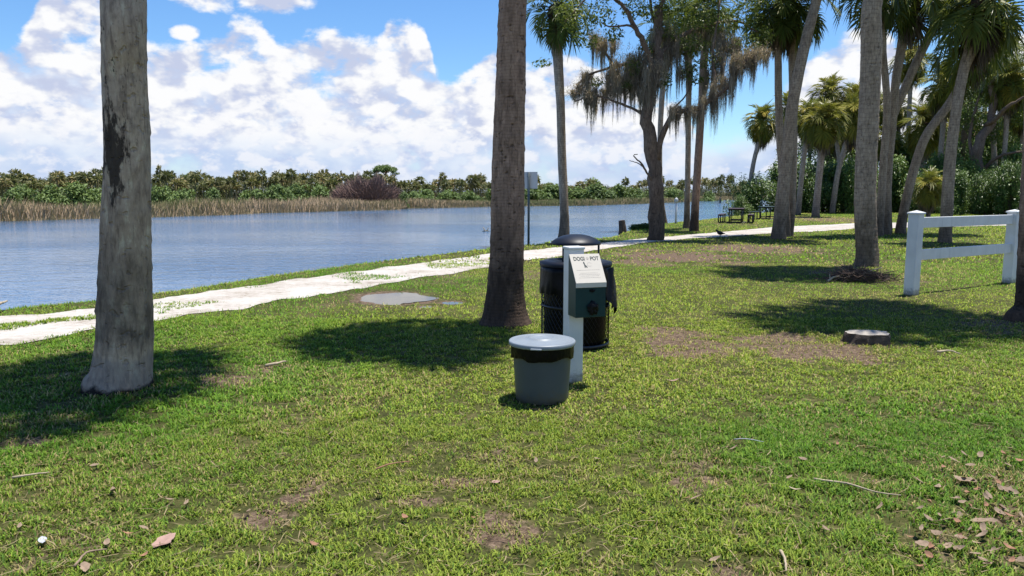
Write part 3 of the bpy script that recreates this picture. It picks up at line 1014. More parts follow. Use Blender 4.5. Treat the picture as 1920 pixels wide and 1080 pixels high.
# ------------------------------------------------------------------ palms
def frond_geo(el, seed, dead=False, nseg=40, scale=1.0):
    """fan leaf in a frame with X outwards and Z up; el is the petiole's launch angle in degrees"""
    rng = np.random.default_rng(seed)
    g = Geo()
    Lp = (0.85 if not dead else 0.6) * scale
    n = 7
    pts = [np.zeros(3)]; ang = R(el); st = Lp / (n - 1)
    bend = R(rng.uniform(14, 30)) * max(0.15, math.cos(ang))
    for k in range(n - 1):
        pts.append(pts[-1] + st * np.array([math.cos(ang), 0, math.sin(ang)]))
        ang -= bend / (n - 1)
    pts = np.array(pts)
    V, Q, T = tube(pts, np.linspace(.022, .012, n) * scale, 4, False)
    g.add(V, Q, None, 0.55)
    base_c = rng.uniform(0.25, 0.55)
    costa = [pts[-1]]; angs = [ang]
    Lc = 0.55 * scale
    cb = R(rng.uniform(45, 80)) * (0.35 + 0.65 * max(0, math.cos(ang)))
    for k in range(6):
        costa.append(costa[-1] + Lc / 6 * np.array([math.cos(ang), 0, math.sin(ang)]))
        ang -= cb / 6
        angs.append(ang)
    costa = np.array(costa)
    B = np.array([0, 1.0, 0])
    spread = 158 if not dead else 62
    ts = np.linspace(-1, 1, nseg)
    for t in ts:
        q = 6 * (1 - abs(t)) ** 1.2
        k = int(min(5, q)); f = q - k
        o = costa[k] * (1 - f) + costa[k + 1] * f
        an = angs[k] * (1 - f) + angs[k + 1] * f
        Tt = np.array([math.cos(an), 0, math.sin(an)]); Nn = np.array([-math.sin(an), 0, math.cos(an)])
        a = R(spread) * t + R(rng.uniform(-4, 4))
        d = math.cos(a) * Tt + math.sin(a) * B + Nn * (0.38 * abs(math.sin(a)) + rng.uniform(-.05, .05))
        d /= np.linalg.norm(d)
        wv_ = -math.sin(a) * Tt + math.cos(a) * B
        wv_ = wv_ - d * wv_.dot(d); wv_ /= np.linalg.norm(wv_)
        wv_ = wv_ + np.cross(d, wv_) * rng.uniform(-.8, .8); wv_ /= np.linalg.norm(wv_)
        L = scale * (0.80 - 0.22 * abs(t)) * rng.uniform(.85, 1.1) * (0.8 if dead else 1)
        dr = rng.uniform(0.08, 0.42) * (1.5 if dead else 1)
        fr = np.array([0.05, 0.42, 0.74, 1.0])
        wd = np.array([0.008, 0.034, 0.021, 0.0]) * scale * (0.75 if dead else 1)
        c = o + d * (fr * L)[:, None]
        c[:, 2] -= dr * L * fr ** 2.8
        V = np.array([c[0] - wv_ * wd[0], c[0] + wv_ * wd[0], c[1] - wv_ * wd[1], c[1] + wv_ * wd[1], c[2] - wv_ * wd[2], c[2] + wv_ * wd[2], c[3]])
        cc = np.clip(base_c + rng.uniform(-.12, .12) + np.array([0, 0, 0, 0, .05, .05, .22]), 0, 1)
        g.add(V, [(0, 1, 3, 2), (2, 3, 5, 4)], [(4, 5, 6)], cc)
    return g


FR = {}
for e in (80, 60, 38, 15, -8, -32):
    FR[e] = [frond_geo(e + dlt, 100 + e * 3 + k).mesh('frond', M['frond']) for k, dlt in enumerate((-5, 6))]
FRO = {e: [m.copy() for m in ms] for e, ms in FR.items()}
for ms in FRO.values():
    for m in ms:
        m.materials[0] = M['frond_olive']
DFR = [frond_geo(e, 400 + k, True).mesh('dead_frond', M['dead_frond']) for k, e in enumerate((-48, -60, -72, -82))]


def palm_trunk_mesh(pts, radii, mat, detail=1, seed=0):
    pts = np.asarray(pts, float)
    L = np.linalg.norm(np.diff(pts, axis=0), axis=1).sum()
    n = {0: max(14, int(L * 2.5)), 1: max(30, int(L * 7)), 2: int(L * 32)}[detail]
    ns = {0: 10, 1: 18, 2: 56}[detail]
    pr = catmull(np.column_stack([pts, radii]), n)
    path, rad = pr[:, :3], np.maximum(pr[:, 3], 0.03)
    rng = np.random.default_rng(seed)
    ph = rng.uniform(0, 40)

    def disp(th, s):
        p = np.stack([np.cos(th) * 1.6 + ph, np.sin(th) * 1.6, np.full_like(th, s * 1.4)], 1)
        r = 1 + (fbm(p, 4, 0.55) - .5) * 0.20
        if detail >= 1:
            # worn leaf-base rings
            k = np.floor(s / 0.11)
            ring = (s / 0.11 - k)
            p2 = np.stack([np.cos(th) * 5 + k * 3.7, np.sin(th) * 5 + ph, np.full_like(th, k * 1.3)], 1)
            peg = np.clip(vnoise(p2) - 0.55, 0, 1) * 2.2
            r = r + 0.075 * peg * (1 - ring) * (1.0 if detail == 2 else .6)
            p3 = np.stack([np.cos(th) * 9, np.sin(th) * 9 + ph, np.full_like(th, s * 16)], 1)
            r = r + (vnoise(p3) - .5) * 0.030
        foot = math.exp(-s / 0.16)
        p4 = np.stack([np.cos(th) * 3.2, np.sin(th) * 3.2 + ph, np.full_like(th, 1.0)], 1)
        return r * (1 + 0.16 * foot * fbm(p4, 3))
    V, Q, T = tube(path, rad, ns, True, disp)
    return mesh_np('trunk', V, Q, T, mat, True)


def boots_mesh(r, L, seed):
    prof = [(r * .85, -L), (r * 1.15, -L * .8), (r * 1.55, -L * .45), (r * 1.7, -L * .1), (r * 1.35, L * .18), (r * .55, L * .38), (0.01, L * .42)]
    prof = catmull(np.column_stack([[p[0] for p in prof], np.zeros(7), [p[1] for p in prof]]), 20)[:, [0, 2]]
    prof[:, 0] = np.maximum(prof[:, 0], 0.01)

    def dp(rr, zz, th):
        n = fbm(np.stack([(np.cos(th)[None, :] * 4 + 0 * rr).ravel(), (np.sin(th)[None, :] * 4 + 0 * rr).ravel(), (zz * 7 + seed).ravel()], 1), 3).reshape(rr.shape)
        return rr * (0.62 + 0.8 * n), zz
    V, Q = lathe(prof, 22, dp)
    return mesh_np('crown', V, Q, None, M['boots'], False)


def palm(label, pts, radii, mat, detail=1, crown=1.0, nf=30, nd=8, seed=1, group='cabbage palms on the lawn', name='palm_tree'):
    crown = crown * (0.82 if name == 'palm_tree' else 1)
    rng = random.Random(seed)
    pts = [Vector(p) for p in pts]
    base = pts[0].copy()
    root = thing(name, label, 'palm tree', base, 0, group)
    loc = [tuple(p - base) for p in pts]
    # continue slightly below ground
    loc = [(loc[0][0], loc[0][1], -0.12)] + loc[0:]
    radii = [radii[0] * 1.04] + list(radii)
    link('trunk', palm_trunk_mesh(loc, radii, mat, detail, seed), root)
    top = loc[-1]
    cr = link('crown', boots_mesh(max(radii[-1], .12) * 1.05, (1.0 if nd >= 14 else 0.55) * crown, seed), root, top)
    for k in range(nf):
        t = (k + .5) / nf
        e = [80, 60, 38, 15, -8, -32][min(5, int(t ** 0.85 * 6))]
        az = k * 2.39996 + rng.uniform(-.25, .25)
        s = crown * rng.uniform(.88, 1.15)
        link('frond', (FRO if 'thicket' in group else FR)[e][rng.randint(0, 1)], cr, (0, 0, 0.12 * crown * (1 - t)), (rng.uniform(-.12, .12), rng.uniform(-.1, .1), az), (s, s, s))
    for k in range(nd):
        az = k * 2.39996 + rng.uniform(-.4, .4)
        s = crown * rng.uniform(.8, 1.1) * (1.25 if 'thicket' in group else 1)
        link('dead_frond', DFR[rng.randint(0, 3)], cr, (0, 0, -0.12 * crown), (rng.uniform(-.15, .15), rng.uniform(-.1, .1), az), (s, s, s))
    return root


def pxpath(pix, Y, extra=()):
    """photo points (px, py, width px) at depth Y -> world points and radii; extra: (dx, dy, z, r) beyond the frame"""
    pts, rad = [], []
    for (a, b, w) in pix:
        p = PY(a, b, Y)
        pts.append(p); rad.append(w / 2 * pxm(Y) * (0.93 if Y < 17 else 0.84))
    b0 = P(pix[0][0], pix[0][1])
    pts[0] = Vector((b0.x, Y, 0.0))
    for (x, y, z, r) in extra:
        pts.append(Vector((x, y, z))); rad.append(r)
    return pts, rad


# big grey palm, left
Y1 = P(225, 728).y
pts, rad = pxpath([(224, 728, 134), (229, 705, 118), (234, 650, 107), (236, 560, 100), (237, 440, 92), (238, 300, 84), (234, 150, 82), (232, 0, 81)], Y1,
                  [(-3.15, 6.5, 4.6, .17), (-2.85, 6.8, 6.0, .165), (-2.45, 7.1, 7.4, .16)])
palm('thick grey palm with a dark torn bark patch and pale collar at its foot', pts, rad, M['trunk_left'], 2, 1.1, 32, 6, 3)
# brown palm, middle
Y2 = P(948, 606).y
pts, rad = pxpath([(947, 608, 106), (947, 588, 90), (948, 540, 76), (951, 440, 66), (953, 300, 64), (958, 150, 59), (962, 0, 55)], Y2,
                  [(.1, 9.3, 5.6, .17), (.3, 9.35, 7.2, .165), (.55, 9.3, 8.6, .16)])
palm('tall brown palm with peg-like leaf scars behind the bins', pts, rad, M['trunk_mid'], 2, 1.0, 30, 8, 5)
# palm by the water with moss-hung oak beside it
Y3 = P(1057, 441).y
pts, rad = pxpath([(1057, 441, 25), (1058, 400, 20), (1054, 300, 19), (1051, 200, 19), (1046, 110, 22), (1044, 70, 24), (1046, 20, 24)], Y3)
palm('palm on the bank strip between sand track and water, crown of hanging fronds', pts, rad, M['trunk_grey'], 1, 0.95, 30, 16, 8)
# behind the oak: thin leaning palm and a close pair
Y = P(1244, 419).y
pts, rad = pxpath([(1246, 419, 13), (1241, 380, 11), (1237, 300, 11), (1240, 200, 12), (1247, 120, 12), (1252, 60, 12)], Y)
palm('thin leaning palm whose foot shows behind the mossy oak trunk', pts, rad, M['trunk_grey'], 1, 1.0, 24, 8, 9)
Y = P(1288, 428).y
pts, rad = pxpath([(1287, 428, 17), (1288, 400, 13), (1290, 300, 12), (1291, 200, 12), (1292, 120, 13), (1293, 70, 13), (1293, 45, 13)], Y)
palm('slim straight palm, left of the close pair beside the oak', pts, rad, M['trunk_grey'], 1, 0.95, 26, 8, 10)
Y = P(1303, 433).y
pts, rad = pxpath([(1301, 433, 21), (1304, 380, 17), (1309, 300, 17), (1314, 220, 16), (1319, 130, 17), (1323, 60, 17), (1326, 25, 17)], Y)
palm('slightly leaning palm, right and thicker of the close pair beside the oak', pts, rad, M['trunk_mid'], 1, 1.0, 28, 10, 11)
# group of three by the track
Y = P(1468, 443).y
pts, rad = pxpath([(1474, 443, 20), (1472, 380, 18), (1464, 280, 17), (1460, 190, 16), (1459, 110, 15), (1457, 60, 16), (1456, 20, 16)], Y)
palm('rough straight palm in the trio by the track, leftmost stem at eye level', pts, rad, M['trunk_grey'], 1, 1.0, 28, 8, 12)
Y = P(1481, 442).y
pts, rad = pxpath([(1479, 442, 19), (1484, 380, 18), (1487, 280, 18), (1487, 180, 18), (1487, 100, 20), (1487, 55, 22), (1487, 15, 22)], Y)
palm('upright palm in the trio by the track with brown shaggy throat', pts, rad, M['trunk_grey'], 1, 1.05, 28, 12, 13)
Y = P(1459, 448).y
pts, rad = pxpath([(1459, 448, 34), (1462, 420, 29), (1470, 340, 27), (1479, 260, 26), (1487, 190, 25), (1501, 120, 23), (1515, 60, 22), (1531, 0, 21)], Y,
                  [(PY(1545, -60, Y).x, Y, PY(0, -60, Y).z, .2), (PY(1556, -110, Y).x, Y, PY(0, -110, Y).z, .2)])
palm('curved thick palm in the trio by the track, bending right high up', pts, rad, M['trunk_grey'], 1, 1.1, 30, 8, 14)
# palm with brush pile
Y6 = P(1627, 499).y
pts, rad = pxpath([(1629, 500, 47), (1626, 470, 42), (1622, 400, 40), (1624, 300, 40), (1630, 200, 39), (1634, 100, 38), (1637, 0, 36)], Y6,
                  [(7.95, 16.5, 6.9, .2), (7.7, 16.3, 8.3, .19), (7.4, 16.2, 9.4, .19)])
palm('tall grey palm with a heap of dry brush at its foot', pts, rad, M['trunk_grey'], 2, 1.25, 34, 10, 15)
# forked-looking cluster behind it
Y = P(1650, 442).y
pts, rad = pxpath([(1647, 442, 22), (1650, 400, 18), (1657, 300, 16), (1663, 200, 15), (1656, 100, 14), (1651, 40, 14), (1648, -20, 14)], Y)
palm('straight palm in the cluster just behind the brush pile palm', pts, rad, M['trunk_grey'], 1, 1.05, 28, 8, 16)
Y = P(1660, 440).y
pts, rad = pxpath([(1660, 440, 24), (1661, 400, 20), (1666, 300, 19), (1673, 230, 18), (1680, 150, 18), (1692, 80, 20), (1699, 40, 24), (1706, -5, 24)], Y)
palm('palm with shaggy brown throat, middle stem of the cluster behind the brush pile', pts, rad, M['trunk_grey'], 1, 1.1, 30, 16, 17)
Y = P(1664, 438).y
pts, rad = pxpath([(1664, 438, 20), (1664, 380, 17), (1664, 300, 17), (1668, 240, 17), (1686, 190, 17), (1716, 122, 18), (1748, 55, 18), (1766, 10, 18), (1790, -35, 18)], Y)
palm('palm bending sharply to the right, last stem of the cluster behind the brush pile', pts, rad, M['trunk_grey'], 1, 1.1, 30, 10, 18)
Y = P(1688, 438).y
pts, rad = pxpath([(1688, 438, 24), (1694, 400, 20), (1713, 320, 19), (1737, 254, 19), (1777, 199, 18), (1800, 160, 18), (1815, 120, 18), (1826, 85, 18)], Y)
palm('strongly leaning palm between the white fence post and the cluster', pts, rad, M['trunk_grey'], 1, 1.1, 30, 12, 19)
Y = P(1772, 455).y
pts, rad = pxpath([(1771, 455, 30), (1774, 420, 25), (1781, 305, 23), (1792, 214, 21), (1807, 131, 21), (1820, 95, 26), (1832, 50, 30), (1842, 10, 30)], Y)
palm('palm seen through the white fence rails with dark shaggy throat', pts, rad, M['trunk_grey'], 1, 1.15, 32, 18, 20)
Y = P(1925, 602).y
pts, rad = pxpath([(1930, 604, 76), (1934, 585, 64), (1938, 500, 58), (1942, 400, 55), (1950, 200, 52), (1955, 0, 50)], Y,
                  [(6.7, 10.2, 5.6, .17), (6.55, 10.5, 7.2, .165), (6.4, 10.7, 8.6, .16)])
palm('dark palm trunk standing in front of the far fence post', pts, rad, M['trunk_mid'], 2, 1.3, 34, 8, 21)

# smaller palms further back by the thicket
back = [
    ('leaning palm over the waterside bush, bushy olive crown', [(1407, 396, 12), (1408, 340, 11), (1414, 300, 10), (1424, 262, 10), (1430, 232, 11)], .95, 34, 8),
    ('pale slim palm right of the trio, leaning slightly', [(1496, 403, 13), (1502, 340, 11), (1509, 280, 11), (1517, 225, 12)], 1.0, 30, 12),
    ('pale thick palm with wide yellowish crown and brown skirt before the thicket', [(1529, 407, 19), (1532, 370, 15), (1540, 290, 15), (1546, 232, 17)], 1.15, 34, 20),
    ('palm leaning right with long dead skirt before the thicket', [(1560, 400, 13), (1570, 330, 11), (1583, 280, 11), (1597, 222, 13)], 1.1, 30, 22),
    ('small palm with high round crown among the back palms', [(1580, 398, 10), (1576, 320, 9), (1564, 240, 9), (1556, 180, 10)], 1.0, 28, 10),
    ('thin palm crowned behind the cluster, left of the sharply bent stem', [(1615, 398, 11), (1612, 320, 9), (1604, 240, 10), (1601, 195, 11)], 1.0, 28, 10),
    ('dark palm with low silvery crown over the shrubs', [(1722, 396, 12), (1726, 340, 11), (1732, 290, 11), (1736, 240, 12)], 1.2, 34, 14),
    ('dark palm crown rising over the leaning stem', [(1755, 398, 12), (1760, 330, 11), (1768, 240, 11), (1772, 165, 12)], 1.2, 34, 12),
    ('slim palm stem in the thicket right of the fence palm', [(1868, 398, 14), (1866, 330, 11), (1862, 250, 11), (1858, 150, 12), (1856, 70, 12)], 1.2, 32, 14),
    ('pale slim palm stem in the thicket beside the grey dead tree', [(1876, 400, 12), (1880, 330, 10), (1886, 250, 10), (1890, 160, 11)], 1.2, 32, 14),
    ('leaning pale palm stem behind the far fence post', [(1903, 396, 13), (1908, 340, 11), (1915, 290, 11), (1925, 200, 12)], 1.2, 32, 14),
    ('tall palm behind the thicket with open fan crown', [(1700, 392, 10), (1702, 300, 9), (1706, 180, 9), (1708, 120, 9)], 1.1, 28, 8),
    ('short young palm with yellow fans under the leaning stem', [(1740, 408, 10), (1741, 380, 9), (1742, 352, 9)], .95, 24, 10),
]
for k, (bx_, by_, tx_, ty_) in enumerate([(1470, 392, 1478, 205), (1512, 391, 1522, 225), (1575, 391, 1584, 228), (1640, 390, 1646, 205), (1688, 391, 1684, 205), (1748, 391, 1742, 222), (1552, 393, 1560, 262), (1606, 392, 1612, 268), (1668, 392, 1662, 262), (1808, 391, 1800, 196), (1850, 390, 1846, 160), (1905, 390, 1900, 150), (1772, 392, 1764, 262), (1836, 392, 1826, 240), (1895, 391, 1884, 246), (1945, 391, 1950, 200)]):
    back.append(('dark background palm with shaggy skirt crowded into the thicket', [(bx_, by_, 9), ((bx_ + tx_) / 2, (by_ + ty_) / 2, 8), (tx_, ty_, 9)], 0.92, 20, 9))
for k, (lab, pix, cs, nf, nd) in enumerate(back):
    Yb = P(pix[0][0], pix[0][1]).y
    pts, rad = pxpath(pix, Yb)
    palm(lab, pts, rad, M['trunk_far'], 0, cs * .95 * min(Yb / 52, 1.3), int(nf * 1.75), int(nd * 1.6), 40 + k, 'palms before the thicket')

# ------------------------------------------------------------------ leaf clouds
def leaf_cloud(rng, blobs, n, size, flat=0.5, csd=.18, hollow=0.55):
    """n small folded leaves spread through ellipsoid blobs [(x,y,z,rx,ry,rz)] -> Geo"""
    bl = np.asarray(blobs, float)
    vol = (bl[:, 3] * bl[:, 4] * bl[:, 5]) ** (2 / 3)
    k = rng.choice(len(bl), n, p=vol / vol.sum())
    d = rng.normal(size=(n, 3)); d /= np.linalg.norm(d, axis=1)[:, None]
    r = hollow + (1 - hollow) * rng.random(n) ** .6
    lump = fbm(np.column_stack([d * 2.2 + k[:, None] * 5.1]), 3)
    r = r * (0.65 + 0.75 * lump)
    c = bl[k, :3] + d * r[:, None] * bl[k, 3:6]
    nrm = d * 0.6 + rng.normal(size=(n, 3)) * 0.7 + np.array([0, 0, flat])
    nrm /= np.linalg.norm(nrm, axis=1)[:, None]
    a = np.cross(nrm, rng.normal(size=(n, 3))); a /= np.linalg.norm(a, axis=1)[:, None]
    b = np.cross(nrm, a)
    s = size * rng.uniform(.6, 1.35, n)
    V = np.stack([c - a * s[:, None], c - b * (s * .42)[:, None] + nrm * (s * .12)[:, None], c + a * s[:, None], c + b * (s * .42)[:, None] + nrm * (s * .12)[:, None]], 1)
    g = Geo()
    o = np.arange(n)[:, None] * 4
    cc = np.clip(0.45 + rng.normal(size=n) * csd + (bl[k, 6] if bl.shape[1] > 6 else 0), 0, 1)
    g.add(V.reshape(-1, 3), o + np.array([0, 1, 2, 3]), None, np.repeat(cc, 4))
    return g


def stems(rng, g, n, r0, h, spread, rad):
    for k in range(n):
        a = rng.uniform(0, 6.28)
        e = np.array([math.cos(a), math.sin(a), 0]) * spread * rng.uniform(.3, 1)
        p = catmull(np.array([(0.15 * math.cos(a), .15 * math.sin(a), -.05), (e[0] * .4, e[1] * .4, h * .45), (e[0], e[1], h)]), 6)
        V, Q, T = tube(p, np.linspace(rad, rad * .3, 6), 5, False)
        g.add(V, Q, None)


SHRUB = []
for k in range(5):
    rng = np.random.default_rng(300 + k)
    blobs = []
    for q in range(26):
        a = rng.uniform(0, 6.28); rr = rng.uniform(0, 1.0); zz = rng.uniform(.08, 1.0)
        w_ = math.sqrt(max(0.1, 1.05 - zz * zz))
        blobs.append((math.cos(a) * rr * w_, math.sin(a) * rr * w_, zz, *(rng.uniform(.22, .42, 3)), rng.uniform(-.25, .25)))
    fo = leaf_cloud(rng, blobs, 9000, 0.040, .9, .22, .35).mesh('foliage', M['shrub_leaf'])
    gs = Geo(); stems(rng, gs, 7, .1, .9, .6, .03)
    SHRUB.append((fo, gs.mesh('stem', M['oak_bark'], True), leaf_cloud(rng, blobs, 1800, 0.09, .8).mesh('foliage', M['far_leaf'])))


def shrub(label, x, y, h, w, k, rz, group, far_=False, name='shrub'):
    z = tz(x, y)
    o = thing(name, label, 'shrub', (x, y, z), rz, group)
    link('foliage', SHRUB[k % 5][2 if far_ else 0], o, (0, 0, 0), (0, 0, 0), (w / 2 / 1.15, w / 2 / 1.15, h / 1.35))
    if not far_:
        link('stem', SHRUB[k % 5][1], o, (0, 0, 0), (0, 0, 0), (w / 2 / 1.15, w / 2 / 1.15, h / 1.35))
    return o


# waterside bush and the thicket behind the lawn
def shrub_px(label, px, py, top, wpx, k, group, **kw):
    p = P(px, py)
    h = PY(px, top, p.y).z
    return shrub(label, p.x, p.y, h, wpx * 1.45 * pxm(p.y), k, k * 1.7, group, **kw)


shrub_px('broad glossy bush at the water edge behind the picnic tables', 1412, 397, 300, 78, 0, 'thicket shrubs')
shrub_px('low glossy bush touching the water at the end of the lawn', 1388, 398, 340, 44, 1, 'thicket shrubs')
shrub_px('tall dark bush behind the trio of palms by the track', 1462, 396, 282, 84, 2, 'thicket shrubs')
lab = 'dense dark green shrub in the thicket wall behind the lawn palms'
for k, (px, py, top, w) in enumerate([(1505, 399, 285, 80), (1548, 398, 296, 84), (1590, 399, 288, 84), (1632, 398, 300, 80), (1678, 398, 290, 84), (1722, 400, 300, 78), (1765, 399, 276, 88), (1812, 400, 286, 86), (1855, 400, 296, 80), (1898, 400, 270, 90), (1945, 402, 280, 100), (2010, 402, 260, 120),
                                       (1530, 393, 255, 100), (1610, 393, 262, 100), (1690, 392, 250, 110), (1780, 393, 222, 120), (1850, 393, 200, 120), (1920, 393, 190, 130), (2020, 393, 180, 150), (1795, 403, 318, 60), (1842, 403, 300, 62), (1888, 404, 292, 66), (1935, 404, 300, 66)]):
    shrub_px(lab, px, py, top, w, k + 3, 'thicket wall shrubs')

# broadleaf trees inside the thicket, bare grey limbs showing
def limb_geo(pts, r0, r1, n=14, seg=8, seed=0):
    pr = catmull(np.asarray(pts, float), n)
    rng = np.random.default_rng(seed)
    pr = pr + (rng.random(pr.shape) - .5) * (r0 * .5)
    ph = rng.uniform(0, 50)

    def dp(th, s):
        return 1 + (fbm(np.stack([np.cos(th) * 2 + ph, np.sin(th) * 2, np.full_like(th, s * 3)], 1), 3) - .5) * .5
    return tube(pr, np.linspace(r0, r1, n), seg, True, dp)


def broadleaf(label, limbs, Y, blobs_px, nleaf, lsize, seed, matb, matl, trunk_w, group=None, name='tree', tmat=None):
    """limbs: list of [(px,py,dy)] with widths; first one is the trunk"""
    rng = np.random.default_rng(seed)
    b0 = P(*limbs[0][0][0][:2])
    root = thing(name, label, 'tree', (b0.x, Y, 0), 0, group)
    base = np.array([b0.x, Y, 0.0])
    for k, (pix, w0, w1) in enumerate(limbs):
        pts = []
        for q in pix:
            dy = q[2] if len(q) > 2 else 0.0
            pts.append(np.array(PY(q[0], q[1], Y + dy)) - base)
        if k == 0:
            pts[0][2] = -0.1
        V, Q, T = limb_geo(pts, w0 / 2 * pxm(Y), w1 / 2 * pxm(Y), 26 if k == 0 else 16, 14 if k == 0 else 8, seed + k)
        link('trunk' if k == 0 else 'branch', mesh_np('trunk' if k == 0 else 'branch', V, Q, T, matb, True), root)
    bl = []
    for (px, py, rx, ry, dy, tone) in blobs_px:
        c = np.array(PY(px, py, Y + dy)) - base
        k = pxm(Y + dy)
        bl.append((*c, rx * k, max(rx * k * .9, .3), ry * k, tone))
    g = leaf_cloud(rng, bl, nleaf, lsize, .8, .22, 0.3)
    link('crown', g.mesh('crown', matl), root)
    return root


Yg = P(1822, 400).y
broadleaf('gnarled grey tree in the thicket with bare limbs reaching over the fence', [
    ([(1822, 400), (1830, 340), (1836, 270), (1862, 215), (1858, 150)], 26, 9),
    ([(1850, 235), (1868, 222, -1), (1890, 200, -2), (1925, 180, -3)], 10, 4),
    ([(1842, 320), (1865, 298, -1), (1892, 288, -2), (1930, 282, -3)], 8, 3),
    ([(1828, 330), (1818, 260, .5), (1830, 200, .5), (1850, 150, 1)], 8, 3)], Yg,
    [(1840, 170, 34, 26, 1, 0), (1880, 150, 36, 30, 0, .1), (1915, 210, 30, 30, 0, .1), (1865, 250, 30, 20, 1, 0), (1820, 220, 24, 26, 1, .05), (1900, 100, 40, 36, 0, 0), (1840, 90, 34, 30, 1, -.1), (1905, 300, 30, 24, 0, .1), (1800, 150, 24, 26, 2, 0)], 13000, 0.085, 61, M['oak_bark'], M['oak_leaf'], 26, 'trees in the thicket')
Yg = P(1790, 394).y
broadleaf('leafy tree hidden in the thicket right of the fence palm', [([(1795, 394), (1800, 320), (1812, 230), (1830, 150)], 16, 6)], Yg,
          [(1790, 200, 50, 40, 0, 0), (1850, 190, 50, 44, 1, .08), (1900, 150, 60, 50, 0, 0), (1760, 280, 44, 34, 0, .1), (1830, 290, 50, 36, 0, .05), (1890, 260, 50, 40, 0, .1), (1950, 220, 50, 60, 0, 0), (1960, 320, 50, 50, 0, 0)], 20000, 0.10, 62, M['oak_bark'], M['shrub_leaf'], 16, 'trees in the thicket')

Yg = P(1570, 391).y
broadleaf('dark leafy tree filling the gap behind the pale palms', [([(1570, 391), (1572, 330), (1580, 270)], 12, 5)], Yg,
          [(1490, 290, 36, 26, 0, -.1), (1530, 270, 34, 26, 1, -.1), (1575, 285, 36, 26, 0, 0), (1615, 275, 34, 26, 1, -.1), (1650, 290, 34, 26, 0, 0), (1690, 280, 34, 26, 0, -.05), (1725, 290, 34, 28, 0, 0)], 14000, 0.10, 63, M['oak_bark'], M['shrub_leaf'], 12, 'trees in the thicket')

# ------------------------------------------------------------------ live oak with Spanish moss
Y4 = P(1229, 451).y
LIMB = [
    ([(1229, 453), (1230, 430), (1233, 390), (1230, 340), (1222, 295), (1217, 250), (1212, 205), (1222, 160, .1), (1231, 120, .1), (1234, 70, .2), (1238, 10, .2)], 30, 15),
    ([(1231, 300), (1240, 258, -.1), (1252, 228, -.2), (1273, 210, -.3), (1312, 205, -.5), (1334, 186, -.5), (1364, 164, -.6), (1375, 138, -.6), (1400, 112, -.7), (1436, 100, -.7)], 12, 4),
    ([(1222, 130), (1213, 95, -.2), (1200, 68, -.4), (1188, 45, -.5), (1170, 14, -.6), (1150, -6, -.8)], 11, 6),
    ([(1195, 58, -.4), (1178, 48, -.6), (1142, 50, -.9), (1128, 42, -1)], 5, 2),
    ([(1226, 128), (1205, 140, .3), (1170, 122, .5), (1138, 128, .7), (1100, 142, .9), (1082, 160, 1.0)], 9, 3),
    ([(1150, 126, .6), (1140, 105, .6), (1120, 80, .8), (1100, 60, 1)], 6, 2),
    ([(1232, 110), (1255, 80, .5), (1290, 60, .8), (1330, 48, 1.0), (1380, 40, 1.2), (1420, 60, 1.3)], 10, 3),
    ([(1330, 188, -.5), (1340, 150, -.3), (1336, 100, 0), (1345, 40, .2), (1350, 0, .2)], 7, 3),
    ([(1234, 60, .2), (1222, 20, .4), (1215, -30, .5)], 7, 4),
    ([(1238, 10, .2), (1262, -30, .2), (1300, -60, .5)], 9, 4),
    ([(1150, -6, -.8), (1110, -10, -1), (1080, 18, -1.2), (1060, 40, -1.3)], 5, 2),
    ([(1215, 225), (1190, 205, .2), (1150, 190, .4), (1112, 178, .5), (1080, 190, .6)], 6, 2.5),
    ([(1250, 235, -.2), (1262, 205, 0), (1285, 180, .2), (1300, 150, .3)], 4, 2),
    ([(1364, 164, -.6), (1376, 180, -.6), (1372, 183, -.6)], 3, 1.5),
    ([(1225, 342, -.1), (1214, 325, -.3), (1203, 308, -.4), (1193, 298, -.5), (1188, 291, -.5), (1196, 289, -.5)], 5, 1.6),
    ([(1207, 314, -.4), (1196, 306, -.5), (1180, 301, -.6)], 2.5, 1),
]
blobs = [(1085, 40, 34, 26, -1.2, .28), (1125, 25, 30, 24, -1, .22), (1060, 20, 26, 20, -1, .2), (1100, 75, 26, 16, -.6, .12), (1150, 60, 22, 18, -.5, .0),
         (1190, 15, 30, 20, -.3, .15), (1225, 20, 30, 22, .2, .1), (1265, 15, 34, 24, .4, .12), (1310, 30, 36, 26, .6, .05), (1350, 45, 36, 26, .6, -.05), (1395, 30, 34, 26, .8, .1), (1430, 70, 26, 22, .8, .05),
         (1390, 85, 34, 22, .2, -.05), (1300, 85, 30, 22, .3, .0), (1255, 60, 24, 18, .2, .15), (1290, 130, 24, 18, .2, .05), (1190, 125, 20, 16, 0, .1), (1210, 90, 16, 14, 0, .1), (1330, 115, 22, 18, 0, -.05), (1120, 155, 14, 10, .6, .1),
         (1015, 118, 18, 8, -1, .15), (1240, 150, 20, 20, 0, -.1), (1140, -30, 50, 30, -.8, .1), (1230, -50, 70, 40, 0, .1), (1330, -40, 60, 40, .5, .05), (1260, -110, 80, 40, 0, .1), (1420, -20, 50, 36, .8, 0), (1310, 150, 16, 10, .1, .1), (1175, 160, 14, 10, .1, .0)]
oak = broadleaf('moss-draped live oak with a forked trunk and a bare dead snag', LIMB, Y4, blobs, 13000, 0.058, 71, M['oak_bark'], M['oak_leaf'], 28, name='oak_tree')


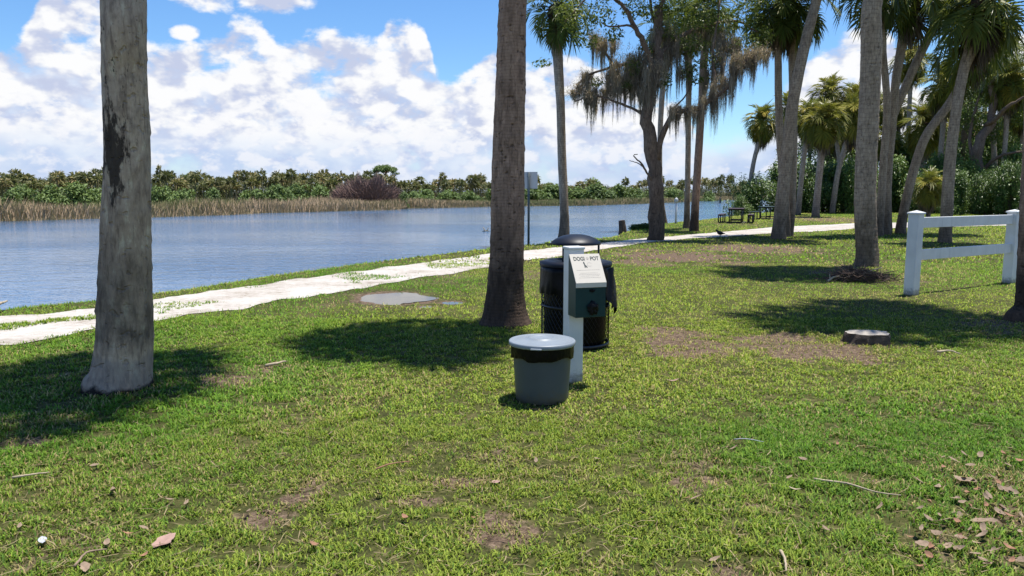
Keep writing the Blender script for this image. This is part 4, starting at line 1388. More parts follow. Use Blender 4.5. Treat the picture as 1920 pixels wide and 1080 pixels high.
def moss_geo(seed, n=430):
    rng = np.random.default_rng(seed)
    g = Geo()
    tuft = [(rng.uniform(-.52, .52), rng.uniform(-.2, .2), rng.uniform(.3, 1.0) ** 1.6, rng.uniform(.03, .10), rng.uniform(.2, .85)) for _ in range(9)]
    for k in range(n):
        tx, ty, tl, tw, tone = tuft[k % 9]
        x, y = tx + rng.normal(0, tw), ty + rng.normal(0, tw)
        L = tl * rng.uniform(.25, 1.0)
        m = 6
        f = np.linspace(0, 1, m)
        ph = rng.uniform(0, 6.28, 2)
        c = np.stack([tx + (x - tx) * (1 - .75 * f) + .035 * np.sin(f * 7 + ph[0]), ty + (y - ty) * (1 - .75 * f) + .035 * np.sin(f * 6 + ph[1]), rng.uniform(-.12, .10) * (1) - L * f], 1)
        w = rng.uniform(.004, .013) * (1 - .8 * f) * (1 + .5 * rng.random(m))
        a = rng.uniform(0, 3.14)
        sd = np.array([math.cos(a), math.sin(a), 0])
        V = np.stack([c - sd * w[:, None], c + sd * w[:, None]], 1).reshape(-1, 3)
        q = np.arange(m - 1)[:, None] * 2
        g.add(V, q + np.array([0, 1, 3, 2]), None, np.clip(tone + rng.uniform(-.25, .25) + .1 * (rng.random(2 * m) - .5), 0, 1))
    # matted tangle at the top
    nb_ = 700
    c = np.stack([rng.normal(0, .34, nb_), rng.normal(0, .16, nb_), rng.normal(-.06, .13, nb_)], 1)
    d = rng.normal(size=(nb_, 3)); d /= np.linalg.norm(d, axis=1)[:, None]
    e = np.cross(d, rng.normal(size=(nb_, 3))); e /= np.linalg.norm(e, axis=1)[:, None]
    V = np.stack([c - d * .08, c + e * .006, c + d * .08, c - e * .006], 1).reshape(-1, 3)
    g.add(V, np.arange(nb_)[:, None] * 4 + np.array([0, 1, 2, 3]), None, np.repeat(rng.uniform(.1, .9, nb_), 4))
    return g


MOSS = [moss_geo(500 + k).mesh('moss_clump', M['moss']) for k in range(6)]
moss_px = [(1082, 172, 44, 34, .9), (1106, 176, 48, 46, .7), (1128, 172, 44, 64, .6), (1146, 140, 36, 66, .6), (1168, 120, 44, 70, .5), (1192, 128, 50, 80, .3), (1212, 140, 46, 74, .1), (1230, 130, 40, 84, -.3), (1180, 150, 50, 62, .2), (1205, 165, 46, 54, 0), (1240, 60, 36, 110, .3), (1258, 78, 40, 90, .5), (1275, 90, 36, 70, .6),
           (1265, 206, 34, 46, -.3), (1284, 204, 36, 48, -.4), (1304, 204, 30, 44, -.5), (1330, 186, 34, 60, -.5), (1346, 165, 36, 66, -.5), (1344, 110, 30, 96, 0), (1360, 150, 30, 60, -.6), (1390, 112, 44, 54, -.7), (1412, 100, 44, 56, -.7), (1430, 96, 30, 40, -.7), (1375, 80, 40, 60, .2), (1310, 60, 40, 60, .9), (1115, 72, 40, 60, .8), (1145, 80, 36, 60, .6), (1100, 140, 30, 44, .9), (1285, 130, 30, 60, .3), (1225, 100, 34, 80, .2), (1158, 150, 40, 60, .5), (1200, 105, 44, 70, 0), (1335, 140, 34, 70, .2), (1352, 70, 36, 80, .4), (1400, 105, 40, 50, -.6), (1380, 120, 34, 60, -.6), (1090, 160, 34, 40, .9)]
labm = 'clump of grey-brown Spanish moss hanging from the oak limbs'
for k, (px, py, w, h, dy) in enumerate(moss_px):
    p = PY(px, py, Y4 + dy)
    kx = pxm(Y4 + dy)
    o = link('moss_clump', MOSS[k % 6], None, p, (0, 0, k * 1.3 if k % 2 else .2), (w * kx / 1.1, w * kx / 1.1, h * kx / .75))
    tag(o, labm, 'moss', 'Spanish moss in the oak')

# ------------------------------------------------------------------ far shore
def far_palm_mesh(seed):
    rng = np.random.default_rng(seed)
    g = Geo()
    h = 1.0
    V, Q, T = tube(np.array([(0, 0, -.05), (rng.uniform(-.03, .03), 0, .45), (rng.uniform(-.06, .06), 0, .78)]), [.035, .03, .03], 6, False)
    g.add(V, Q, None, 0.75)
    top = np.array([0, 0, .78])
    for k in range(210):
        d = rng.normal(size=3); d /= np.linalg.norm(d)
        if d[2] < -.75: continue
        r0, L = rng.uniform(.03, .12), rng.uniform(.10, .19)
        sd = np.cross(d, rng.normal(size=3)); sd /= np.linalg.norm(sd)
        c = top + d * r0
        m = c + d * L * .55
        tip = c + d * L - np.array([0, 0, .035])
        tone = np.clip(.44 + d[2] * .20 + rng.normal() * .16, 0, 1) if d[2] > -.35 else rng.uniform(.5, 1)
        w_ = rng.uniform(.014, .026)
        g.add([c, m - sd * w_, tip, m + sd * w_], [(0, 1, 2, 3)], None, tone)
    return g


FP = [far_palm_mesh(800 + k).mesh('far_palm', M['far_palm']) for k in range(5)]  # shared heads


def lerp_px(px, tab):
    return float(np.interp(px, [t[0] for t in tab], [t[1] for t in tab]))


depth_tab = [(-200, 112), (0, 118), (500, 128), (750, 142), (1000, 158), (1250, 185), (1420, 200)]
top_tab = [(-200, 326), (0, 326), (100, 325), (190, 322), (300, 328), (440, 326), (600, 328), (700, 332), (760, 334), (860, 330), (940, 333), (1060, 340), (1200, 340), (1290, 338), (1420, 336)]
rngp = random.Random(17)
labp = 'cabbage palm in the continuous palm line across the river'
px = -160
cnt = 0
while px < 1400:
    D = lerp_px(px, depth_tab) * rngp.uniform(.90, 1.10)
    top = lerp_px(px, top_tab) - 3 + rngp.choice((-6, -2, 4, 8, 10, 13, 16)) + rngp.uniform(-3, 3)
    c = PY(px, top, D)
    z0 = tz(c.x, D)
    h = max(3.0, c.z - z0)
    s = h / .98
    w = rngp.uniform(3.4, 5.6)
    o = link('far_palm', FP[rngp.randint(0, 4)], None, (c.x, D, z0), (0, 0, rngp.uniform(0, 6.28)), (w * 1.12, w * 1.12, s))
    tag(o, labp, 'palm tree', 'palms across the river')
    cnt += 1
    px += rngp.choice((3, 5, 6, 9, 13)) * rngp.uniform(.8, 1.1)
# a few that stand out above the line
for px, top, D, lab in [(297, 308, 150, 'lone slender palm poking up above the far tree line'), (468, 320, 140, 'round headed palm standing above the far palm line'), (564, 325, 150, 'small round palm head above the far line before the bare bush'), (690, 318, 140, 'dark palm head just left of the umbrella-shaped tree'), (885, 326, 150, 'wide palm head above the far line near the brown palm'), (150, 321, 138, 'broad palm head above the far line near the thick grey palm'), (1280, 336, 190, 'palm head above the far line between the oak and the pair')]:
    c = PY(px, top, D); z0 = tz(c.x, D)
    w = 5.6 if px != 297 else 2.9
    tag(link('far_palm', FP[2], None, (c.x, D, z0), (0, 0, px), (w, w, (c.z - z0) / .98)), lab, 'palm tree', 'palms standing above the far line')

# wood behind and under the palm line, one mass
rngw = np.random.default_rng(23)
bl = []
for px in np.arange(-180, 1420, 9.0):
    D = lerp_px(px, depth_tab) * rngw.uniform(1.01, 1.10)
    top = lerp_px(px, top_tab) + rngw.uniform(5, 17)
    c = PY(px, top, D)
    z0 = -.2
    for q in range(2):
        zc = z0 + (c.z - z0) * (0.28 + .42 * q)
        bl.append((c.x, D, zc, 1.5, 1.4, (c.z - z0) * .30, rngw.uniform(-.25, .1)))
g = leaf_cloud(rngw, bl, 90000, 0.19, .5, .26, .2)
tag(link('far_wood', g.mesh('far_wood', M['far_palm'])), 'dark mass of woodland under the palm line across the river', 'wood', kind='stuff')

# green shrubs between reeds and palms
labs = 'light green shrub behind the reeds across the river'
rs = random.Random(5)
sh = [(40, 352, 60), (95, 350, 64), (140, 352, 70), (175, 356, 50), (300, 356, 60), (345, 360, 56), (20, 362, 50), (400, 362, 44), (470, 358, 60), (520, 352, 60), (560, 350, 60), (600, 348, 60), (640, 356, 50), (775, 362, 50), (800, 360, 48), (840, 362, 50), (880, 362, 50), (930, 360, 60), (1000, 348, 60), (1035, 350, 60), (1080, 356, 60), (1120, 344, 70), (1160, 352, 50), (1190, 354, 50), (1225, 356, 44), (1260, 356, 40), (1330, 360, 40)]
sh_depth = [(0, 74), (300, 78), (500, 86), (760, 104), (1000, 124), (1120, 128), (1330, 170)]
for k, (px, top, w) in enumerate(sh):
    D = lerp_px(px, sh_depth) * rs.uniform(.98, 1.05)
    c = PY(px, top - 3, D)
    z0 = tz(c.x, D)
    o = shrub(labs, c.x, D, c.z - z0 + .4, w * 1.25 * pxm(D), k, k, 'shrubs across the river', True)
D = 90.5
c = PY(757, 376, D)
shrub('dark low bush at the water edge beside the bare brown bush', c.x, D, 1.9, 2.3, 2, 1.0, None, True)

# bare brown bush
def twig_dome(seed, n, w, h, rise=.3):
    rng = np.random.default_rng(seed)
    g = Geo()
    a = rng.uniform(0, 6.28, n); r = np.sqrt(rng.random(n))
    ex, ey = np.cos(a) * r * w / 2, np.sin(a) * r * w / 3
    ez = h * np.sqrt(np.clip(1.02 - r * r, .04, 1)) * rng.uniform(.45, 1.0, n)
    ez *= .55 + .75 * fbm(np.stack([ex * .8, ey * .8, 0 * ex + seed], 1), 3)
    tip = np.stack([ex, ey, ez], 1)
    d = np.stack([ex * .5, ey * .5, ez * .8 + .2], 1) + rng.normal(size=(n, 3)) * .5
    d /= np.linalg.norm(d, axis=1)[:, None]
    L = rng.uniform(.3, 1.1, n)[:, None] * (h / 4)
    b = tip - d * L
    sd = np.cross(d, rng.normal(size=(n, 3))); sd /= np.linalg.norm(sd, axis=1)[:, None]
    wd = rng.uniform(.008, .028, n)[:, None] * (h / 4 + .2)
    V = np.stack([b - sd * wd, b + sd * wd, tip + sd * wd * .3, tip - sd * wd * .3], 1).reshape(-1, 3)
    g.add(V, np.arange(n)[:, None] * 4 + np.array([0, 1, 2, 3]), None, np.repeat(np.clip(rng.normal(.45, .25, n), 0, 1), 4))
    return g


D = 92.0
c0 = PY(688, 326, D); z0 = tz(c0.x, D)
o = thing('bare_bush', 'big leafless purplish brown bush behind the reeds across the river', 'bush', (c0.x, D, z0))
link('twigs', twig_dome(31, 11000, 10.4, c0.z - z0 + .2).mesh('twigs', M['twig']), o)['kind'] = 'stuff'
gs = Geo(); stems(np.random.default_rng(3), gs, 14, .2, 2.6, 2.6, .06)
link('stem', gs.mesh('stem', M['old_wood']), o)

# umbrella shaped tree
D = 138.0
k = pxm(D)
c0 = PY(722, 330, D); z0 = tz(c0.x, D)
o = thing('umbrella_tree', 'umbrella-shaped green tree rising above the far palm line', 'tree', (c0.x, D, z0))
topz = PY(722, 303, D).z - z0
gt = Geo()
V, Q, T = limb_geo([(0, 0, -.1), (.1, 0, topz * .45), (0, 0, topz * .72)], .16, .1, 10, 7, 3); gt.add(V, Q, T)
for a in np.arange(0, 6.28, 0.8):
    V, Q, T = limb_geo([(0, 0, topz * .66), (math.cos(a) * .9, math.sin(a) * .9, topz * .8), (math.cos(a) * 1.8, math.sin(a) * 1.6, topz * .88)], .06, .02, 6, 5, int(a * 9)); gt.add(V, Q, T)
link('trunk', gt.mesh('trunk', M['oak_bark'], True), o)
bl = []
rr = np.random.default_rng(9)
for q in range(34):
    a = rr.uniform(0, 6.28); r_ = math.sqrt(rr.random()) * 1.9
    bl.append((math.cos(a) * r_, math.sin(a) * r_, topz * .93 - .42 * r_ ** 1.5 + rr.uniform(-.35, .1), .62, .62, .40, rr.uniform(-.1, .1)))
bl += [(2.2, 0, topz * .70, .5, .5, .25, 0), (1.5, .2, topz * .66, .5, .5, .2, 0)]
link('crown', leaf_cloud(rr, bl, 5200, .14, .6, .2, .1).mesh('crown', M['far_leaf']), o)

# broadleaf crowns peeping over the palm line
for k, (px, top, w, D) in enumerate([(30, 325, 60, 135), (95, 324, 50, 135), (350, 326, 70, 140), (420, 328, 60, 140), (530, 322, 70, 150), (625, 326, 50, 150), (1030, 338, 60, 170), (1110, 334, 70, 170), (1400, 330, 60, 205)]):
    c = PY(px, top, D); z0 = tz(c.x, D)
    o = shrub('rounded green tree crown behind the far palm line', c.x, D, c.z - z0, w * pxm(D), k, k, 'round crowns behind the far palms', True, 'far_tree')
    o['category'] = 'tree'

# reeds
def reeds():
    rng = np.random.default_rng(77)
    seg = np.diff(far, axis=0)
    L = np.linalg.norm(seg, axis=1)
    use = (far[:-1, 1] > 15) & (far[:-1, 0] < 75)
    p = L * use
    n = 95000
    k = rng.choice(len(L), n, p=p / p.sum())
    t = rng.random(n)
    base = far[:-1][k] + seg[k] * t[:, None]
    nrm = np.stack([-seg[k, 1], seg[k, 0]], 1) / L[k][:, None]
    off = rng.random(n) ** 1.3 * 11 + (fbm2(base[:, 0], base[:, 1], .25, 3, 3.0) - .5) * 3.0
    q = base + nrm * off[:, None]
    x, y = q[:, 0], q[:, 1]
    z = terrain(x, y) - .03
    hN = fbm2(x, y, .18, 3, 13.0)
    h = rng.uniform(.75, 1.25, n) * (0.50 + 1.15 * hN) * 1.02
    h *= np.interp(base[:, 0], [-40, -12, -4, 60], [1.05, 1.0, .72, .62])
    th = rng.uniform(0, 6.28, n); le = np.abs(rng.normal(0, .16, n))
    D = np.stack([np.cos(th) * np.sin(le), np.sin(th) * np.sin(le), np.cos(le)], 1)
    fa = rng.uniform(-.9, .9, n)
    S_ = np.stack([np.cos(fa), np.sin(fa), 0 * x], 1)
    w = rng.uniform(.012, .030, n)
    B = np.stack([x, y, z], 1)
    tip = B + D * h[:, None] + np.stack([np.cos(th), np.sin(th), -0.3 + 0 * x], 1) * (h * .12)[:, None]
    mid = B + D * (h * .6)[:, None]
    V = np.stack([B - S_ * w[:, None], B + S_ * w[:, None], mid + S_ * w[:, None] * .9, mid - S_ * w[:, None] * .9, tip], 1)
    o = np.arange(n)[:, None] * 5
    gr = fbm2(x, y, .09, 3, 33.0)
    c = np.clip(.58 - np.interp(base[:, 0], [-34, -28, -14, -2], [.16, 0, 0, .28]) - np.clip((gr - .45) * 3.0, 0, .8) * np.clip(off / 5, .1, 1) + rng.normal(0, .16, n), 0, 1)
    C = np.repeat(c, 5)
    me = mesh_np('reeds', V.reshape(-1, 3), o + np.array([0, 1, 2, 3]), o + np.array([3, 2, 4]), M['reed'], False, C)
    tag(link('reeds', me), 'tan and green reeds lining the far river bank', 'reeds', kind='stuff')


reeds()

# ------------------------------------------------------------------ grey bin with lid
b0 = P(1018, 762)
bc = Vector((b0.x, b0.y + .20, 0))
bin_ = thing('rubbish_bin', 'small round grey plastic bin with pale lid on the grass', 'bin', bc)
HB = 0.43
V, Q = lathe([(0.0, 0.0), (.195, 0.0), (.203, .012), (.206, .05), (.213, .18), (.220, .30), (.226, HB), (.235, HB + .006), (.235, HB + .022), (.226, HB + .024)], 56)
link('body', mesh_np('body', V, Q, None, M['can_grey'], True), bin_)


def crinkle(seed, amp, fz=26, ft=5):
    def f(r, z, th):
        p = np.stack([(np.cos(th)[None, :] * ft + 0 * r).ravel(), (np.sin(th)[None, :] * ft + 0 * r).ravel(), (z * fz + seed).ravel()], 1)
        n = fbm(p, 4, .6).reshape(r.shape)
        return r + (n - .45) * amp, z + (n - .5) * amp * .6
    return f


def bandfold(r, z, th):
    lowf = fbm(np.stack([np.cos(th) * 1.5, np.sin(th) * 1.5, 0 * th + 5], 1), 3)[None, :]
    fold = fbm(np.stack([(np.cos(th)[None, :] * 10 + 0 * r).ravel(), (np.sin(th)[None, :] * 10 + 0 * r).ravel(), (z * 22 + 3).ravel()], 1), 4, .6).reshape(r.shape)
    k = np.clip((HB + .01 - z) / .12, 0, 1)
    return r + (fold - .42) * .026 * (.3 + k), z - (lowf - .5) * .085 * k - (fold - .5) * .005


V, Q = lathe([(.224, HB - .090), (.231, HB - .092), (.236, HB - .085), (.236, HB - .065), (.240, HB - .042), (.239, HB - .02), (.243, HB + .008), (.243, HB + .02), (.238, HB + .03)], 160, bandfold)
link('bag_liner', mesh_np('bag_liner', V, Q, None, M['bag'], True), bin_)
zl = HB + .022
V, Q = lathe([(.246, zl - .012), (.254, zl - .014), (.257, zl - .006), (.257, zl + .012), (.252, zl + .019), (.240, zl + .021), (.236, zl + .017), (.205, zl + .022), (.15, zl + .028), (.107, zl + .031), (.100, zl + .040), (.094, zl + .041), (.088, zl + .034), (.04, zl + .035), (.0, zl + .036)], 64)
lid = link('lid', mesh_np('lid', V, Q, None, M['lid_grey'], True), bin_)
link('lid_tab', box_mesh('lid_tab', (.085, .03, .012), M['lid_grey'], .005), lid, (-.055, -.252, zl - .006), (0, 0, -.2))

# ------------------------------------------------------------------ black mesh receptacle with bonnet
b0 = P(1083, 660)
RB = 0.352
rc = Vector((b0.x, b0.y + RB, 0))
rec = thing('litter_receptacle', 'tall black diamond-mesh litter receptacle with domed bonnet and bag liner', 'bin', rc)
HR = 0.845
g = Geo()
nh, zst = 46, 30
for sgn in (1, -1):
    for k in range(nh):
        a0 = 2 * math.pi * k / nh
        zz = np.linspace(0.04, HR - .02, zst)
        aa = a0 + sgn * zz * 1.9
        wz = .015
        p1 = np.stack([RB * np.cos(aa), RB * np.sin(aa), zz - wz / 2], 1)
        p2 = np.stack([(RB + .004 * sgn) * np.cos(aa + .016 * sgn), (RB + .004 * sgn) * np.sin(aa + .016 * sgn), zz + wz / 2], 1)
        V = np.stack([p1, p2], 1).reshape(-1, 3)
        q = np.arange(zst - 1)[:, None] * 2
        g.add(V, q + np.array([0, 1, 3, 2]))
mp = link('mesh_panel', g.mesh('mesh_panel', M['black_metal']), rec)
for nm, z0_, z1_, r_ in [('bottom_hoop', .02, .055, RB + .006), ('middle_hoop', .42, .445, RB + .006), ('top_hoop', HR - .03, HR, RB + .008)]:
    V, Q = lathe([(r_ - .012, z0_), (r_, z0_), (r_ + .003, (z0_ + z1_) / 2), (r_, z1_), (r_ - .012, z1_)], 48)
    link(nm, mesh_np(nm, V, Q, None, M['black_metal'], True), rec)
V, Q = lathe([(0, .03), (RB - .05, .03), (RB - .03, .08), (RB - .025, .45), (RB - .02, HR - .05)], 48, crinkle(8, .03, 8, 4))
link('inner_bag', mesh_np('inner_bag', V, Q, None, M['bag'], True), rec)


def bagdisp(r, z, th):
    n = fbm(np.stack([(np.cos(th)[None, :] * 4 + 0 * r).ravel(), (np.sin(th)[None, :] * 4 + 0 * r).ravel(), (z * 5 + 2).ravel()], 1), 4, .6).reshape(r.shape)
    low = np.clip((HR - z) / .3, 0, 1)
    hang = (0.5 + .75 * np.cos(th - .15)[None, :].clip(-.3, 1)) * low      # longer flap on the right
    return r + (n - .4) * .055 * (0.4 + low) + .014 * np.clip(np.cos(th), 0, 1)[None, :] * low, z - hang * .10 - (n - .5) * .09 * low


V, Q = lathe([(RB + .012, HR - .25), (RB + .016, HR - .21), (RB + .016, HR - .16), (RB + .013, HR - .12), (RB + .014, HR - .05), (RB + .014, HR + .004), (RB - .03, HR + .012)], 110, bagdisp)
link('bag_liner', mesh_np('bag_liner', V, Q, None, M['bag'], True), rec)
g = Geo()      # loose flap hanging at the right side
nu, nv = 12, 14
uu, vv = np.meshgrid(np.linspace(-1, 1, nu), np.linspace(0, 1, nv), indexing='ij')
aa = -.45 + uu * .42 * (1 - .30 * vv)
rr_ = RB + .03 + .04 * vv ** .8 + .020 * np.sin(uu * 6 + vv * 5)
zz = HR - .02 - vv * (.40 + .07 * uu) + .02 * np.sin(uu * 5)
V = np.stack([rr_ * np.cos(aa), rr_ * np.sin(aa), zz], -1).reshape(-1, 3)
i, j = np.meshgrid(np.arange(nu - 1), np.arange(nv - 1), indexing='ij'); a = (i * nv + j).ravel()
link('bag_flap', mesh_np('bag_flap', V, np.stack([a, a + nv, a + nv + 1, a + 1], 1), None, M['bag'], True), rec)
V, Q = lathe([(RB + .022, HR + .0), (RB + .026, HR + .02), (RB + .02, HR + .040), (RB - .04, HR + .055), (.20, HR + .062), (.192, HR + .05), (.19, HR + .01)], 64)
rim = link('rim_lid', mesh_np('rim_lid', V, Q, None, M['bonnet'], True), rec)
zb = 1.075
V, Q = lathe([(.243, zb - .012), (.258, zb - .012), (.262, zb - .002), (.250, zb + .018), (.205, zb + .048), (.14, zb + .075), (.07, zb + .090), (0, zb + .094)], 56)
bon = link('bonnet', mesh_np('bonnet', V, Q, None, M['bonnet'], True), rec)
V, Q = lathe([(.0, zb + .02), (.2, zb + .005), (.243, zb - .012)], 40)
link('bonnet_underside', mesh_np('bonnet_underside', V, Q, None, M['bonnet'], True), bon)
for k, a in enumerate((R(233), R(-8), R(118))):
    V, Q, T = tube(np.array([(.236 * math.cos(a), .236 * math.sin(a), HR + .04), (.236 * math.cos(a), .236 * math.sin(a), (HR + zb) / 2), (.236 * math.cos(a), .236 * math.sin(a), zb)]), [.011] * 3, 8)
    link('strut', mesh_np('strut', V, Q, T, M['black_metal'], True), bon)

# ------------------------------------------------------------------ dog-waste bag station
s0 = P(1077, 719)
YAW = R(17)
st = thing('bag_dispenser_station', 'white post carrying a green pet-waste bag dispenser with cream sign', 'bag dispenser', (s0.x, s0.y + .06, 0), YAW)
link('post', box_mesh('post', (.132, .132, 1.20), M['white_vinyl'], .006), st, (-.012, 0, .53))
link('post_cap', box_mesh('post_cap', (.146, .146, .022), M['white_vinyl'], .006), st, (-.012, 0, 1.141))
BW, BD = .262, .17
bx0 = .045
fy = -.068 - BD      # front face
yb = -.068           # back face against the post
zt, zf, z0b = 1.085, .872, .590
prof = [(yb, z0b), (fy, z0b), (fy, zf), (yb - .015, zt), (yb, zt)]
bm = bmesh.new()
ring = []
for sx_ in (-BW / 2, BW / 2):
    ring.append([bm.verts.new((sx_, y_, z_)) for (y_, z_) in prof])
n = len(prof)
for k in range(n):
    bm.faces.new((ring[0][k], ring[0][(k + 1) % n], ring[1][(k + 1) % n], ring[1][k]))
bm.faces.new(ring[0][::-1]); bm.faces.new(ring[1])
bmesh.ops.recalc_face_normals(bm, faces=bm.faces)
bmesh.ops.bevel(bm, geom=list(bm.edges), offset=.004, segments=2, affect='EDGES', profile=.5)
me = bpy.data.meshes.new('dispenser_box'); bm.to_mesh(me); bm.free(); me.materials.append(M['box_green'])
db = link('dispenser_box', me, st, (bx0, 0, 0))
sl = math.atan2(zt - zf, (yb - .015) - fy)
Ls = math.hypot(zt - zf, (yb - .015) - fy)
mid = Vector((0, (fy + yb - .015) / 2, (zf + zt) / 2))
nrm = Vector((0, -math.sin(sl), math.cos(sl)))
plate = link('sign_plate', box_mesh('sign_plate', (BW + .004, Ls + .012, .006), M['plate'], .002), st, Vector((bx0, 0, 0)) + mid + nrm * .006, (sl, 0, 0))
link('sign_lip', box_mesh('sign_lip', (BW + .004, .006, .042), M['plate'], .002), st, (bx0, fy - .006, zf - .016))


def text(body, size, mat, parent, loc, bold=0.0, width=None):
    cu = bpy.data.curves.new('lettering', 'FONT')
    cu.body = body; cu.size = size; cu.align_x = 'CENTER'; cu.align_y = 'CENTER'; cu.offset = bold; cu.extrude = 0.0004
    tmp = bpy.data.objects.new('lettering_curve', cu)
    COL.objects.link(tmp)
    dg = bpy.context.evaluated_depsgraph_get()
    me = bpy.data.meshes.new_from_object(tmp.evaluated_get(dg))
    COL.objects.unlink(tmp); bpy.data.objects.remove(tmp)
    me.materials.clear(); me.materials.append(mat)
    o = link('lettering', me, parent, loc)
    if width:
        xs_ = [v.co.x for v in me.vertices]
        o.scale = (width / (max(xs_) - min(xs_)), 1, 1)
    return o


text('DOGI', .050, M['ink_green'], plate, (-.057, Ls * .34, .0036), .0012, .096)
text('POT', .050, M['ink_green'], plate, (.078, Ls * .34, .0036), .0012, .076)
# paw mark between the two words, sitting dog outline below, rows of fine print
g = Geo()


def disc(cx, cy, rx, ry, z=.0037, n=14):
    th = np.linspace(0, 2 * math.pi, n, endpoint=False)
    V = np.vstack([np.column_stack([cx + rx * np.cos(th), cy + ry * np.sin(th), np.full(n, z)]), [(cx, cy, z)]])
    g.add(V, None, [(k, (k + 1) % n, n) for k in range(n)])


disc(.016, Ls * .34 - .004, .009, .007)
for dx_, dy_ in ((-.010, .006), (-.004, .011), (.004, .011), (.010, .006)):
    disc(.016 + dx_, Ls * .34 + dy_, .003, .004)
link('paw_mark', g.mesh('paw_mark', M['ink_pale']), plate)
g = Geo()
dog = [(-.030, 0), (-.030, .040), (-.036, .046), (-.038, .060), (-.030, .068), (-.020, .064), (-.018, .052), (-.012, .030), (.002, .022), (.010, .008), (.008, 0), (-.004, 0), (-.010, .012), (-.016, .012), (-.018, 0)]
V = [(x_ - .004, y_ + Ls * .02, .0037) for x_, y_ in dog] + [(-.022, .03 + Ls * .02, .0037)]
g.add(V, None, [(k, (k + 1) % len(dog), len(dog)) for k in range(len(dog))])
link('dog_mark', g.mesh('dog_mark', M['ink_green']), plate, (-.004, 0, 0), (0, 0, 0), (.62, .85, 1))
g = Geo()
th = np.linspace(.3, 5.6, 22)
for r0_, r1_ in ((.018, .0205),):
    V = np.vstack([np.column_stack([.022 + r0_ * np.cos(th), .035 + r0_ * .9 * np.sin(th), np.full(22, .0037)]), np.column_stack([.022 + r1_ * np.cos(th), .035 + r1_ * .9 * np.sin(th), np.full(22, .0037)])])
    g.add(V, [(k, k + 1, k + 23, k + 22) for k in range(21)])
link('ring_mark', g.mesh('ring_mark', M['ink_pale']), plate)
for k, (yy, wd_) in enumerate([(-.018, .20), (-.046, .15), (-.060, .18), (-.074, .16), (-.090, .19)]):
    g = Geo()
    x_ = -wd_ / 2
    rq = random.Random(k)
    while x_ < wd_ / 2:
        w_ = rq.uniform(.006, .018)
        g.add([(x_, yy, .0037), (x_ + w_, yy, .0037), (x_ + w_, yy + .003, .0037), (x_, yy + .003, .0037)], [(0, 1, 2, 3)])
        x_ += w_ + .004
    link('print_row', g.mesh('print_row', M['ink_pale']), plate)


def crumple(name, size, seed, mat, parent, loc):
    bm = bmesh.new()
    bmesh.ops.create_icosphere(bm, subdivisions=3, radius=1)
    co = np.array([v.co[:] for v in bm.verts])
    n = fbm(co * 2.2 + seed, 4, .6)
    for v, k in zip(bm.verts, n):
        v.co = Vector((v.co.x * size[0], v.co.y * size[1], v.co.z * size[2])) * (0.35 + 1.3 * k)
    me = bpy.data.meshes.new(name); bm.to_mesh(me); bm.free(); me.materials.append(mat)
    return link(name, me, parent, loc)


crumple('dispensed_bag', (.042, .022, .055), 3.3, M['bag'], st, (bx0 + .015, fy - .012, .665))
crumple('bag_slot', (.026, .008, .012), 7.1, M['bag'], st, (bx0 + .010, fy - .004, .808))
V, Q = lathe([(.0, .0), (.034, .0), (.034, .003), (.0, .004)], 24)
link('bag_opening', mesh_np('bag_opening', V, Q, None, M['black_metal'], False), st, (bx0 + .012, fy - .001, .675), (math.pi / 2, 0, 0))

# ------------------------------------------------------------------ white rail fence
p1 = P(1714, 553); p2 = P(1897, 531)
ang = math.atan2(p2.y - p1.y, p2.x - p1.x)
fe = thing('rail_fence', 'white vinyl two-rail fence panel between two square posts', 'fence', p1, ang)
Lf = (Vector(p2) - Vector(p1)).length
for x_, hh_ in ((0, 1.27), (Lf, 1.25)):
    po = link('post', box_mesh('post', (.165, .165, hh_ + .1), M['white_vinyl'], .008), fe, (x_, .05, hh_ / 2 - .05))
    bm = bmesh.new()
    c_ = [bm.verts.new((sx_ * .097, sy_ * .097, 0)) for sx_, sy_ in ((-1, -1), (1, -1), (1, 1), (-1, 1))]
    d_ = [bm.verts.new((v.co.x, v.co.y, .028)) for v in c_]
    t_ = bm.verts.new((0, 0, .062))
    bm.faces.new(c_[::-1])
    for k in range(4):
        bm.faces.new((c_[k], c_[(k + 1) % 4], d_[(k + 1) % 4], d_[k]))
        bm.faces.new((d_[k], d_[(k + 1) % 4], t_))
    bmesh.ops.bevel(bm, geom=[e for e in bm.edges], offset=.004, segments=1, affect='EDGES')
    me = bpy.data.meshes.new('post_cap'); bm.to_mesh(me); bm.free(); me.materials.append(M['white_vinyl'])
    link('post_cap', me, po, (0, 0, (hh_ + .1) / 2 - .012))
for z_ in (1.125, .62):
    link('rail', box_mesh('rail', (Lf - .10, .052, .165), M['white_vinyl'], .006), fe, (Lf / 2, .05, z_))

# ------------------------------------------------------------------ sign, posts and stumps by the water
p = P(991, 456)
sg = thing('sign_post', 'slim dark post with a small pale sign seen from behind', 'sign', (p.x, p.y, 0))
topz = PY(991, 323, p.y).z
V, Q, T = tube(np.array([(0, 0, -.2), (0, 0, topz / 2), (0, 0, topz)]), [.036] * 3, 10)
link('post', mesh_np('post', V, Q, T, M['post_green'], True), sg)
zc = PY(991, 338, p.y).z
link('sign_panel', box_mesh('sign_panel', (.50, .008, .52), M['sign_back'], .003), sg, (.03, .048, zc), (0, 0, R(-12)))
link('bracket', box_mesh('bracket', (.12, .02, .03), M['steel'], .004), sg, (0, .030, zc + .12))

